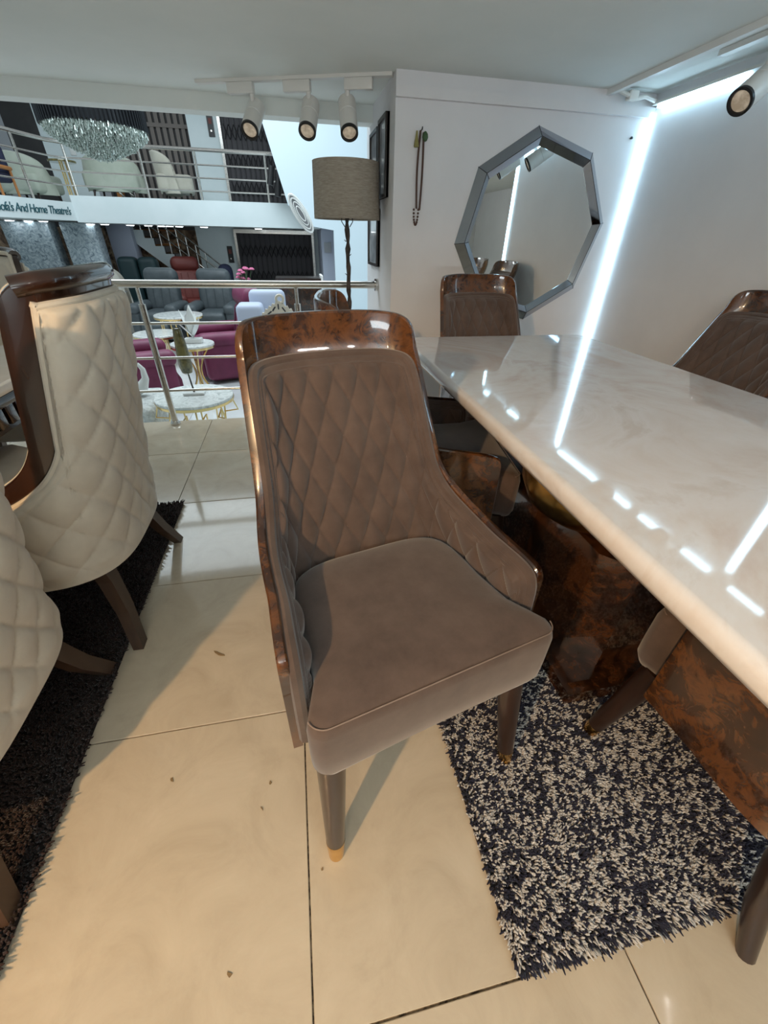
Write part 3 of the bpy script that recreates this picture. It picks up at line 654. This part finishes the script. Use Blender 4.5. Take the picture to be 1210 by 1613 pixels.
# opposite mezzanine balcony
bal = struct('balcony_slab', MB().box(-3.56, .6, 9.4, 11.0, 1.26, 1.63), 'bal_white', 'pale blue mezzanine slab across the atrium')
e0, e1 = Vector((-3.56, 9.4)), Vector((-4.7, 5.6)); ed = (e1 - e0).normalized(); en = Vector((-ed.y, ed.x)) ; en = en if en.x < 0 else -en
sl = struct('balcony_wing', MB().prism([e0[:], e1[:], (e1 + en * 1.5)[:], (-5.6, 11.0), (-3.56, 11.0)], 1.28, 1.535), 'bal_white', 'angled mezzanine wing carrying the lettered fascia')
fc = bpy.data.curves.new('lettering', 'FONT'); fc.body = "Sofa's And Home Theatre's"; fc.size = .150; fc.shear = .30; fc.extrude = .004; fc.align_x = 'RIGHT'; fc.space_character = .86
fo = bpy.data.objects.new('tmp_text', fc); COL.objects.link(fo); bpy.context.view_layer.update()
me = bpy.data.meshes.new_from_object(fo.evaluated_get(bpy.context.evaluated_depsgraph_get())); bpy.data.objects.remove(fo, do_unlink=True)
me.materials.clear(); me.materials.append(M['ink'])
lo = link('lettering', me, sl); q = e0 + ed * .10 - en * .006; dd = -ed
lo.matrix_world = Matrix(((dd.x, 0, -en.x, q.x), (dd.y, 0, -en.y, q.y), (0, 1, 0, 1.36), (0, 0, 0, 1)))
# balcony railing
br = thing('balcony_railing', 'steel railing with four bars along the opposite mezzanine', 'railing', (-2, 9.45, 1.63))
def railrun(pts, zs, posts, root, org):
    for k, z in enumerate(zs):
        MB().tube([(x - org[0], y - org[1], z - org[2]) for x, y in pts], .028 if k == 0 else .012, 10).build('handrail' if k == 0 else 'crossbar', 'steel', root)
    for x, y, zb in posts: MB().cyl((x - org[0], y - org[1], zb - org[2]), (x - org[0], y - org[1], zs[0] - org[2]), .018, n=10).build('post', 'steel', root)
railrun([(-4.55, 6.2), (-3.62, 9.3), (-3.45, 9.46), (.5, 9.46)], (2.31, 2.115, 1.94, 1.76), [(-4.02, 8.0, 1.535), (-3.80, 8.7, 1.535), (-3.45, 9.46, 1.63), (-2.32, 9.46, 1.63), (-1.45, 9.46, 1.63), (-.3, 9.46, 1.63)], br, (-2, 9.45, 1.63))
# upper back wall
struct('wall_upper', MB().box(-1.72, .6, 11.0, 11.1, 1.63, 4.2), 'bal_white', 'pale lift wall on the upper mezzanine')
struct('wall_upper_dark', MB().box(-6.5, -1.72, 11.5, 11.6, 1.2, 4.2), 'dark_panel', 'dark wall behind the mezzanine seating')
struct('wall_atrium_left', MB().box(-6.6, -6.5, 3.0, 11.6, ZL, 4.2), 'bal_white', 'pale side wall of the atrium')
struct('ceiling_upper', MB().box(-6.6, 4.0, 10.0, 11.6, 3.9, 4.0), 'bal_white', 'pale ceiling over the mezzanine')
sw = thing('slatted_screen', 'dark slatted screen behind the mezzanine chairs', 'screen', (-2.3, 11.3, 1.63))
MB().box(-.75, .62, .02, .05, 0, 1.6).build('backing', 'dark_panel', sw, False)
smh = MB().box(-.035, .035, -.03, .02, 0, 1.55).mesh('slat', 'slat', False)
for i in range(12):
    o = link('slat', smh, sw); o.location = (-.70 + i * .115, 0, 0)
MB().box(-.75, .62, -.04, -.01, 1.2, 1.26).build('rail', 'slat', sw, False)
for x0, x1, m, lb in ((-5.5, -5.0, 'grey_panel', 'grey wall panel at far left of the mezzanine'), (-5.0, -4.45, 'dark_panel', 'black wall panel behind the left mezzanine chair'), (-4.45, -3.72, 'bal_white', 'pale wall panel with a switch behind the mezzanine'), (-3.72, -3.5, 'grey_panel', 'narrow grey pilaster behind the chandelier')):
    tag(MB().box(x0, x1, 11.35, 11.5, 1.5, 3.4).build('wall_panel', m, None, False), lb, 'panel')
tag(MB().rbox(-4.02, -3.92, 11.33, 11.352, 2.35, 2.52, .008, 2).build('switch_plate', 'white'), 'small switch plate on the pale mezzanine panel', 'switch')
tag(MB().rbox(-3.36, -3.24, 11.2, 11.35, 1.50, 2.62, .02, 2).build('wood_post', 'orange_wood'), 'orange wooden post under the chandelier tip', 'post')

def lift_panel(x, y, z, h, lb):
    r = thing('lift_call_panel', lb, 'panel', (x, y, z), group='lift call panels')
    MB().box(-.055, .055, -.02, 0, 0, h).build('plate', 'black', r, False)
    bt = MB().lathe([(.016, 0), (.016, .006)], (0, 0, 0), 12).build('button', 'steel', r); bt.location = (0, -.020, h * .25); bt.rotation_euler = (PI / 2, 0, 0)
    MB().box(-.03, .03, -.024, -.018, h * .55, h * .8).build('display', 'red_leather', r, False)
lift_panel(-1.29, 11.0, 2.70, .33, 'black lift call panel on the upper mezzanine wall')
lift_panel(-1.31, 11.0, .62, .31, 'black lift call panel beside the lower folding gate')
def gate(x0, x1, y, z0, z1, lb):
    r = thing('folding_gate', lb, 'gate', ((x0 + x1) / 2, y, z0), group='black folding lift gates'); w_ = (x1 - x0) / 2; h = z1 - z0
    MB().box(-w_, w_, .03, .06, 0, h).build('backing', 'gate_back', r, False)
    for a, b, c, d in ((-w_ - .05, -w_, 0, h + .07), (w_, w_ + .05, 0, h + .07), (-w_, w_, h, h + .07)):
        MB().box(a, b, -.03, .06, c, d).build('frame_side', 'steel', r, False)
    n_ = 15; bm_ = MB().box(-.011, .011, -.012, .012, .02, h - .01).mesh('bar', 'gate', False)
    for i in range(n_):
        o = link('bar', bm_, r); o.location = (-w_ + 2 * w_ * (i + .5) / n_, 0, 0)
    la = MB(); p = 2 * w_ / n_
    for k in range(3):
        zc = h * (.2 + .3 * k)
        for i in range(n_ - 1):
            xa = -w_ + p * (i + .5)
            la.tube([(xa, -.014, zc - .11), (xa + p, -.014, zc + .11)], .007, 4); la.tube([(xa, -.02, zc + .11), (xa + p, -.02, zc - .11)], .007, 4)
    tag(la.build('lattice', 'gate', r, False), kind='stuff')
gate(-1.10, .35, 10.93, 1.63, 3.06, 'black folding gate of the upper lift, above the balcony slab')
# lower level walls
struct('wall_lower', MB().prism([(-1.95, 11.0), (.62, 11.0), (.62, 11.1), (-1.95, 11.1)], ZL, 1.26), 'bal_white', 'pale lower wall around the folding gate')
struct('wall_lower_back', MB().box(-6.5, -1.95, 12.4, 12.5, ZL, 1.28), 'brown_disp', 'brown mottled display wall under the mezzanine')
gate(-1.12, .48, 10.93, ZL, 1.17, 'black folding gate of the lower lift, under the balcony slab')
struct('wall_corner_lower', MB().box(.62, .95, 9.6, 11.1, ZL, 1.5), 'lilac', 'lilac grey wall return right of the lower gate')
tag(MB().box(.66, .80, 9.585, 9.6, .88, 1.05).build('notice_plate', 'grey_panel', None, False), 'small grey notice on the lilac wall', 'notice')
# bright white stair wall at right of the atrium
struct('wall_stair', MB().prism([(-.42, 3.2), (.03, 1.585), (.42, 1.29), (.80, 1.24), (.80, ZL), (4.0, ZL), (4.0, 3.2)], 8.9, 9.0, 'y'), 'stair_white', 'bright white wall lit by daylight right of the balcony')
struct('wall_atrium_right', MB().box(3.9, 4.0, 3.4, 9.0, ZL, 4.0), 'bal_white', 'pale far right wall of the atrium')
dc = thing('oval_ceiling_disc', 'tilted white ribbed oval disc hanging by the lamp shade', 'decoration', (.16, 6.0, 1.36))
for i, (a, b) in enumerate(((.155, .012), (.125, .008), (.095, .006), (.06, .006))):
    pts = [Vector((a * .42 * math.cos(2 * PI * k / 32), -.01 * i, a * 1.35 * math.sin(2 * PI * k / 32))) for k in range(32)]
    rm = Matrix.Rotation(rad(-34), 3, 'Y')
    MB().tube([rm @ p_ for p_ in pts], b, 6, closed=True).build('ring', 'ceramic', dc)
MB().add([rm @ Vector((.15 * .42 * math.cos(2 * PI * k / 32), y_, .15 * 1.35 * math.sin(2 * PI * k / 32))) for y_ in (.0, .012) for k in range(32)], [tuple(range(32)), tuple(range(63, 31, -1))] + [(k, (k + 1) % 32, 32 + (k + 1) % 32, 32 + k) for k in range(32)]).build('disc', 'grey_panel', dc)
# hanging black spots by the upper gate
for i, (x, z, a) in enumerate(((-.18, 2.00, .35), (-.09, 1.84, .22), (.06, 1.80, .05))):
    o = MB().tube([(0, 0, .12), (-.12 * math.sin(a) * 1.6, 0, -.13)], [.055, .055], 12).build('hanging_spotlight', 'black'); o.location = (x, 9.2, z)
    tag(o, ('black hanging spotlight before the upper gate, highest of three', 'black hanging spotlight before the upper gate, middle of three', 'black hanging spotlight before the upper gate, lowest of three')[i], 'spotlight', 'black hanging spotlights')
# recessed downlights under the balcony
for i, x in enumerate((-4.71, -4.48, -4.19, -3.50, -3.22, -2.84, -2.50, -2.31, -2.14, -2.00, -1.54, -.57, .38)):
    zc = 1.278 if x < -3.56 else 1.258
    r = thing('recessed_downlight', 'small lit downlight, number %s from the left in the soffit under the mezzanine' % ('one two three four five six seven eight nine ten eleven twelve thirteen'.split()[i]), 'downlight', (x, 9.75 if i % 2 else 9.62, zc), group='downlights under the mezzanine')
    MB().lathe([(.085, 0), (.085, -.012), (.07, -.016), (.068, -.012)], n=16).build('ring', 'white', r)
    MB().lathe([(.068, -.012), (.060, -.024)], n=16).build('lens', 'downlight', r)
# columns
for x0, x1, y, m, lb in ((-4.95, -4.2, 9.75, 'stone', 'blue grey marble pillar at the left edge under the mezzanine'), (-4.02, -3.46, 9.75, 'stone', 'blue grey marble pillar nearer the staircase'), (-3.52, -3.08, 10.5, 'lilac', 'plain lilac grey pillar left of the staircase')):
    tag(MB().rbox(x0, x1, y, y + .35, ZL, 1.265, .02, 2).build('pillar', m), lb, 'pillar')
# stairs
sr = thing('staircase', 'white staircase with dark treads rising left under the mezzanine', 'staircase', (-2.0, 10.7, ZL))
st = [(-1.05 + .0, .62)]
nst = 9
prof = []
for i in range(nst):
    x = .25 - i * .165; z = .55 + i * .135; prof += [(x, z), (x, z + .135)]
poly = prof + [(prof[-1][0] - .2, prof[-1][1]), (prof[-1][0] - .2, prof[-1][1] - .22), (.25, .33)]
MB().prism(poly, -.03, .0, 'y').build('stringer', 'bal_white', sr, False)
tmh = MB().box(-.19, .0, .001, .6, -.10, .002).mesh('tread', 'dark_panel', False)
for i in range(nst):
    o = link('tread', tmh, sr); o.location = (.25 - i * .165 + .02, 0, .55 + i * .135 + .13)
for i in range(0, nst, 1): MB().cyl((.2 - i * .165, .03, .66 + i * .135), (.2 - i * .165, .03, 1.26 + i * .135), .012, n=8).build('baluster', 'steel', sr)
for dz in (.25, .45, .60): MB().cyl((.55, .03, .66 - .28 + dz), (-1.2, .03, .66 + 1.14 + dz), .014, n=8).build('rail', 'steel', sr)
# display shelf
ds = thing('display_shelf', 'wooden display shelf glimpsed between the pillars', 'shelf', (-3.0, 11.6, ZL))
for z in (1.05, 1.35, 1.62): MB().box(-.9, .5, 0, .3, z, z + .04).build('shelf_board', 'orange_wood', ds, False)
MB().box(-.92, -.88, 0, .3, 0, 1.66).build('upright', 'brown_disp', ds, False)

# chandelier
ch = thing('chandelier', 'tiered crystal chandelier with a dark ribbed band hanging in the atrium', 'chandelier', (-2.28, 7.5, 1.93))
MB().lathe([(.55, .285), (.585, .29), (.585, .535), (.55, .54)], n=64).build('band', 'chand_band', ch)
rb = MB()
for k in range(84): a = 2 * PI * k / 84; rb.tube([(.592 * math.cos(a), .592 * math.sin(a), .27), (.592 * math.cos(a), .592 * math.sin(a), .54)], .013, 5)
tag(rb.build('ribs', 'chand_band', ch), kind='stuff')
NT = 15
for q in range(NT):
    u = q / (NT - 1); R_ = .565 * (1 - u ** 1.7 * .86); zt = .30 - .275 * u; k = int(30 + 190 * (R_ / .565)); cm = MB()
    for i in range(k):
        a = 2 * PI * (i + rng.uniform(-.3, .3)) / k; r_ = R_ * rng.uniform(.95, 1.03); x, y = r_ * math.cos(a), r_ * math.sin(a); h = .055 * rng.uniform(.8, 1.25); s_ = .0085; z_ = zt + rng.uniform(-.008, .008)
        th = rng.uniform(0, PI); c_, n_ = math.cos(th) * s_, math.sin(th) * s_; tx_, ty_ = rng.uniform(-.012, .012, 2)
        cm.add([(x, y, z_)] + [(x + u_, y + v, z_ - h * .2) for u_, v in ((c_, n_), (-n_, c_), (-c_, -n_), (n_, -c_))] + [(x + u_ + tx_, y + v + ty_, z_ - h * .85) for u_, v in ((c_, n_), (-n_, c_), (-c_, -n_), (n_, -c_))] + [(x + tx_, y + ty_, z_ - h)],
               [(0, 1, 2), (0, 2, 3), (0, 3, 4), (0, 4, 1), (1, 5, 6, 2), (2, 6, 7, 3), (3, 7, 8, 4), (4, 8, 5, 1), (9, 6, 5), (9, 7, 6), (9, 8, 7), (9, 5, 8)])
    tag(cm.build('crystal_tier', 'crystal', ch, False), kind='stuff')
    MB().lathe([(R_ - .020, zt - .012), (R_ - .012, zt - .012), (R_ - .012, zt + .004), (R_ - .020, zt + .004)], n=40).build('tier_ring', 'chrome', ch)
MB().cyl((0, 0, .6), (0, 0, 2.2), .012).build('hanging_rod', 'chrome', ch)

# ------------------------------------------------------------------ lower and upper furniture
def tub_chair(loc, rz, w_, h, m, lb, wing=False):
    r = thing('lounge_chair', lb, 'chair', loc, rz, 'pale mezzanine lounge chairs')
    MB().rbox(-w_ / 2 + .06, w_ / 2 - .06, -.30, .30, .12, .38, .06, 3).build('seat', m, r)
    pts = []
    for i in range(25): t_ = PI * i / 24; pts.append((-w_ / 2 * math.cos(t_), .34 * math.sin(t_) - .05))
    rows = []
    for k, q in enumerate(np.linspace(0, 1, 9)):
        row = []
        for i, (x, y) in enumerate(pts):
            s_ = math.sin(PI * i / 24); zt = .42 + (h - .42) * s_ ** (.55 if not wing else .35)
            row.append((x * (1 - .10 * q * q), y + .05 * q, .10 + (zt - .10) * q))
        rows.append(row)
    mb = MB(); mb.grid(rows); G2_ = [[(x * .88, y * .80 - .02, z) for x, y, z in row] for row in rows]; mb.grid(G2_)
    mb.grid([rows[-1], [((a[0] + b[0]) / 2, (a[1] + b[1]) / 2, a[2] + .02) for a, b in zip(rows[-1], G2_[-1])], G2_[-1]]); mb.build('backrest', m, r, ang=80)
    for sx in (-1, 1):
        for sy in (-1, 1): MB().cyl((sx * w_ * .32, sy * .22, .12), (sx * w_ * .34, sy * .25, 0), .02, .014, 8).build('leg', 'dark_wood', r)
    return r
tub_chair((-3.0, 10.15, 1.63), 0, 1.0, .60, 'sage', 'pale sage tub chair directly under the chandelier').rotation_euler.z = PI
tub_chair((-4.35, 9.95, 1.535), 0, .98, .64, 'sage', 'pale sage tub chair at the left behind the lettered fascia').rotation_euler.z = PI * .9
tub_chair((-1.98, 10.2, 1.63), 0, .95, .70, 'sage_beige', 'pale beige wing sofa seat right of the chandelier', True).rotation_euler.z = PI * .55
gt = thing('gold_side_table', 'round dark topped side table on gold legs between mezzanine chairs', 'side table', (-3.60, 9.66, 1.63))
MB().lathe([(.20, .44), (.205, .455), (.20, .47)], n=24).build('tabletop', 'amber', gt)
for k in range(3): a = 2 * PI * k / 3; MB().cyl((.05 * math.cos(a), .05 * math.sin(a), 0), (.05 * math.cos(a), .05 * math.sin(a), .44), .012, n=8).build('leg', 'gold', gt)
oc = thing('wooden_armchair', 'orange wooden armed chair with dark cushion at the mezzanine edge', 'chair', (-4.30, 8.6, 1.535))
MB().rbox(-.25, .25, -.25, .25, .18, .30, .04).build('seat', 'navy', oc); MB().rbox(-.25, .25, .18, .28, .28, .62, .04).build('backrest', 'navy', oc)
for s in (-1, 1): MB().rbox(s * .26 - .03, s * .26 + .03, -.28, .26, .33, .38, .02).build('arm', 'orange_wood', oc)
for sx in (-1, 1):
    for sy in (-1, 1): MB().cyl((sx * .26, sy * .22, 0), (sx * .26, sy * .22, .34), .018, n=8).build('leg', 'orange_wood', oc)

def recliner(loc, rz, w_, h, m, lb, group, m2=None):
    r = thing('recliner', lb, 'armchair', loc, rz, group); m2 = m2 or m
    MB().rbox(-w_ / 2 + .02, w_ / 2 - .02, -.36, .34, .03, .30, .05).build('base', m2, r)
    MB().rbox(-w_ / 2 + .16, w_ / 2 - .16, -.42, .20, .26, .48, .08, 4).build('seat', m, r)
    MB().rbox(-w_ / 2 + .16, w_ / 2 - .16, -.45, -.36, .06, .30, .05, 3).build('footrest', m, r)
    T_ = Matrix.Translation((0, .22, .40)) @ Matrix.Rotation(rad(-12), 4, 'X')
    MB().rbox(-w_ / 2 + .11, w_ / 2 - .11, -.10, .14, 0, h - .62, .09, 4, T_).build('backrest', m, r)
    MB().rbox(-w_ / 2 + .11, w_ / 2 - .11, -.14, .13, h - .66, h - .40, .11, 4, T_).build('headrest', m, r)
    for k in range(1, 4): x = -w_ / 2 + .11 + (w_ - .22) * k / 4; MB().tube([T_ @ Vector((x, -.104, .06)), T_ @ Vector((x, -.108, h - .70))], .006, 5).build('seam', m2, r)
    for s in (-1, 1):
        x = s * (w_ / 2 - .08)
        MB().rbox(x - .085, x + .085, -.40, .30, .05, .50, .06, 3).build('arm', m, r)
        MB().rbox(x - .105, x + .105, -.43, .30, .44, .60, .075, 4).build('arm_pad', m, r)
    return r
GR = 'charcoal leather recliners'
recliner((-2.33, 8.45, ZL), rad(-8), .78, 1.10, 'grey_leather', 'charcoal leather recliner on the lower floor, the left one', GR)
recliner((-1.42, 8.40, ZL), rad(-4), .80, 1.10, 'grey_leather', 'charcoal leather recliner on the lower floor, the right one', GR)
GM = 'magenta leather recliners'
recliner((-.92, 6.0, ZL), rad(-72), .95, 1.07, 'magenta', 'magenta leather recliner facing left, behind the foreground chair crest', GM, 'maroon')
recliner((-1.80, 4.85, ZL), rad(112), .80, 1.00, 'magenta', 'magenta recliner turned away, behind the railing post', GM, 'maroon')
def sofa_back(x0, x1, y, z1, m, lb):
    r = thing('sofa', lb, 'sofa', ((x0 + x1) / 2, y, ZL)); w_ = (x1 - x0) / 2; h = z1 - ZL
    MB().rbox(-w_, w_, -.35, .35, .04, .45, .08).build('base', m, r)
    for k in range(2): MB().rbox(-w_ + k * w_ + .01, -.01 + k * w_, .05, .38, .35, h, .09, 4).build('back_cushion', m, r)
    for s in (-1, 1): MB().rbox(s * w_ - .09, s * w_ + .09, -.36, .34, .05, .62, .07).build('arm', m, r)
sofa_back(-3.35, -2.62, 9.9, .74, 'teal_leather', 'dark teal sofa below the staircase')
recliner((-2.02, 9.85, ZL), rad(20), .75, 1.22, 'red_leather', 'oxblood recliner at the foot of the staircase', 'oxblood recliners')
tag(MB().rbox(-1.50, -1.22, 9.95, 10.25, ZL, .64, .12, 4).build('draped_stool', 'navy'), 'navy draped stool beside the oxblood recliner', 'stool')
tc = thing('tufted_chair', 'ivory round chair with dark buttons left of the recliners', 'chair', (-3.28, 8.85, ZL))
MB().lathe([(.30, .05), (.36, .3), (.36, .45), (.05, .50)], n=24).build('seat', 'polka', tc)
bk = []
for q in np.linspace(0, 1, 8): bk.append([(-.42 * math.cos(PI * i / 20) * (1 - .1 * q), .30 * math.sin(PI * i / 20), .30 + (.15 + .62 * math.sin(PI * i / 20) ** .6) * q) for i in range(21)])
mb = MB(); mb.grid(bk); mb.grid([[(x * .86, y * .8 - .03, z) for x, y, z in row] for row in bk]); mb.build('backrest', 'polka', tc)
for i in range(12):
    x = -.28 + (i % 4) * .17 + (.08 if (i // 4) % 2 else 0); z = .56 + (i // 4) * .14
    MB().lathe([(.022, 0), (.012, .012)], (x, .17 - abs(x) * .3, z), 8).build('button', 'dot', tc)
# marble tables
def nest_table(x, y, z, r_, lb, legs):
    t = thing('marble_table', lb, 'side table', (x, y, ZL), group='round marble tables'); h = z - ZL
    MB().lathe([(r_ * .97, h - .035), (r_, h - .028), (r_, h - .004), (r_ * .985, h)], n=40).build('tabletop', 'marble_top', t)
    MB().lathe([(r_ * 1.005, h - .045), (r_ * 1.01, h - .036), (r_ * 1.01, h - .022), (r_ * .99, h - .022)], n=40).build('rim', 'gold', t)
    if legs == 'wire':
        for k in range(9):
            a = 2 * PI * k / 9; b = a + .32; P_ = lambda rr, an, z_: (rr * math.cos(an), rr * math.sin(an), z_)
            MB().tube([P_(r_ * .95, a, h - .04), P_(r_ * 1.06, a, h - .14), P_(r_ * .70, a + .1, h - .16), P_(r_ * .72, b, h - .10), P_(r_ * .62, b, 0)], .007, 6).build('wire_leg', 'gold', t)
    elif legs == 'arc':
        for k in range(4):
            a = 2 * PI * k / 4 + .4
            pts = [((r_ * .75 - r_ * .62 * math.sin(PI * q)) * math.cos(a), (r_ * .75 - r_ * .62 * math.sin(PI * q)) * math.sin(a), (h - .04) * q) for q in np.linspace(0, 1, 12)]
            MB().tube(pts, .011, 8).build('arc_leg', 'gold', t)
    else:
        for k in range(8):
            a = 2 * PI * k / 8; MB().cyl((r_ * .8 * math.cos(a), r_ * .8 * math.sin(a), 0), (r_ * .8 * math.cos(a), r_ * .8 * math.sin(a), h - .04), .009, n=6).build('leg', 'gold', t)
    return t
nest_table(-.92, 3.64, .0, .315, 'round marble table on gold wire legs, nearest the railing', 'wire')
nest_table(-1.15, 4.99, .15, .225, 'small marble table on curved gold legs holding the white sculpture', 'arc')
nest_table(-1.77, 7.22, .12, .345, 'marble coffee table in front of the charcoal recliners', 'post')
nest_table(-1.95, 6.55, -.02, .30, 'low marble table nested under the coffee table by the recliners', 'post')
# vase on the near table
v = thing('glass_vase', 'tall olive amber glass vase with thin stem on the near marble table', 'vase', (-.92, 3.66, .0))
MB().rbox(-.085, .085, -.04, .04, 0, .022, .006).build('foot', 'ceramic', v)
MB().cyl((0, 0, .02), (-.012, 0, .17), .008, .006, 8).build('stem', 'dark_wood', v)
MB().lathe([(.008, 0), (.040, .02), (.052, .07), (.048, .18), (.038, .30), (.030, .36), (.022, .362), (.028, .30)], (-.015, 0, .165), 18).build('bowl', 'amber', v)
s = thing('leaf_sculpture', 'white leaf cluster sculpture on the small marble table', 'sculpture', (-1.13, 5.0, .15))
MB().rbox(-.09, .09, -.05, .05, 0, .05, .01).build('plinth', 'ceramic', s)
for k in range(9):
    a = 2 * PI * k / 9 + .2; u = .05 + .04 * (k % 3); H_ = .16 + .13 * ((k * 7) % 5) / 4
    c_, s_ = math.cos(a), math.sin(a)
    G_ = []
    for q in np.linspace(0, 1, 6):
        wq = .045 * math.sin(PI * min(1, .1 + q * .88)); G_.append([(u * q * c_ - s_ * e_ * wq, u * q * s_ + c_ * e_ * wq, .05 + H_ * q + abs(e_) * .012) for e_ in (-1, 0, 1)])
    lf_ = MB(); lf_.grid(G_); lf_.grid([[(x, y, z + .006) for x, y, z in row] for row in G_]); lf_.build('leaf', 'ceramic', s)
sw = thing('swan_figurine', 'white ceramic swan shaped figurine beyond the railing post', 'figurine', (-1.52, 3.95, -.072))
MB().tube([(-.26, 0, .07), (-.16, 0, .09), (-.05, 0, .08), (.04, 0, .05), (.11, 0, .07), (.15, 0, .14), (.15, 0, .22), (.12, 0, .27)], [.015, .05, .075, .07, .05, .03, .022, .012], 12).build('body', 'ceramic', sw)
MB().tube([(-.10, -.06, .12), (.0, -.07, .10), (.06, -.05, .06)], [.02, .03, .012], 8).build('wing', 'ceramic', sw)
tag(MB().rbox(-1.85, -1.28, 3.6, 4.25, ZL, -.085, .08, 4).build('fur_pouf', 'fur'), 'silver fur covered pouf under the white figurine', 'pouf')
# flowers
fv = thing('flower_vase', 'bunch of pink flowers standing before the lower gate', 'flowers', (-.69, 7.0, ZL))
MB().lathe([(.07, 0), (.09, .2), (.06, .55), (.045, .80), (.05, .86)], n=16).build('vase', 'ceramic', fv)
for k in range(14):
    a = k * 2.4; r_ = .02 + .10 * math.sqrt(k / 14); z = 1.10 + .10 * math.cos(k * 1.9); x, y = r_ * math.cos(a), r_ * math.sin(a)
    f_ = MB()
    for p_ in range(5):
        b = 2 * PI * p_ / 5 + k; f_.rbox(-.02, .02, -.02, .02, -.006, .006, .005, 1, Matrix.Translation((x + .022 * math.cos(b), y + .022 * math.sin(b), z)) @ Matrix.Rotation(b, 4, 'Z') @ Matrix.Rotation(.7, 4, 'Y'))
    f_.build('bloom', 'pink', fv); MB().tube([(0, 0, .84), (x, y, z)], .004, 5).build('stalk', 'leaf', fv)
# pieces right behind the rail
bc = thing('pale_chair', 'pale blue leather chair right of the magenta recliner', 'chair', (-.35, 5.1, ZL))
MB().rbox(-.26, .26, -.25, .25, .30, .46, .05).build('seat', 'blue_white', bc)
MB().rbox(-.16, .24, .12, .26, .44, 1.09, .06, 3).build('backrest', 'blue_white', bc); MB().rbox(-.28, .0, -.2, .10, .70, .98, .05, 3).build('arm', 'blue_white', bc)
for sx in (-1, 1):
    for sy in (-1, 1): MB().cyl((sx * .2, sy * .2, 0), (sx * .2, sy * .2, .31), .02, n=8).build('leg', 'dark_wood', bc)
cv = thing('carved_chair', 'ivory chair with pierced carved crest below the handrail', 'chair', (-.17, 4.55, ZL))
prof = []
for i in range(41):
    x = -.17 + .34 * i / 40; q = 1 - abs(x) / .17; prof.append((x, .93 + .13 * q ** .7 + .010 * math.sin(i * 1.5)))
bmv = MB(); bmv.prism([(-.17, .86)] + [(.17, .86)] + prof[::-1], -.015, .015, 'y'); bmv.build('crest_panel', 'ivory', cv, False)
MB().tube([(.035 * math.cos(2 * PI * k / 16) + .02, 0, 1.075 + .035 * math.sin(2 * PI * k / 16)) for k in range(16)], .013, 6, closed=True).build('scroll', 'ivory', cv)
for x, z, a in ((-.09, .955, .6), (-.045, .99, .9), (.0, 1.01, 1.57), (.05, .985, 2.2), (.10, .945, 2.6)):
    o = MB().rbox(-.028, .028, -.018, .018, -.009, .009, .008, 2).build('piercing', 'seam', cv); o.location = (x, 0, z); o.rotation_euler = (0, -a, 0)
MB().rbox(-.2, .2, -.42, .02, .42, .50, .03).build('seat', 'ivory', cv); MB().rbox(-.17, .17, -.015, .015, .5, .86, .01).build('back_panel', 'ivory', cv)
for sx in (-1, 1):
    for y in (-.36, 0): MB().cyl((sx * .17, y, 0), (sx * .17, y, .43), .018, n=8).build('leg', 'ivory', cv)
cb = thing('dark_cabinet', 'dark brown tall cabinet doors behind the carved chair', 'cabinet', (.08, 6.5, ZL))
MB().box(-.32, .30, 0, .4, 0, 1.11).build('body', 'dark_wood', cb, False)
for s_ in (-1, 1): MB().box(-.01 + s_ * .155 - .14, -.01 + s_ * .155 + .14, -.012, 0, .03, 1.08).build('door', 'burl_dark', cb, False)
MB().box(.30, .33, -.02, .4, 0, 1.14).build('edge_trim', 'white', cb, False)
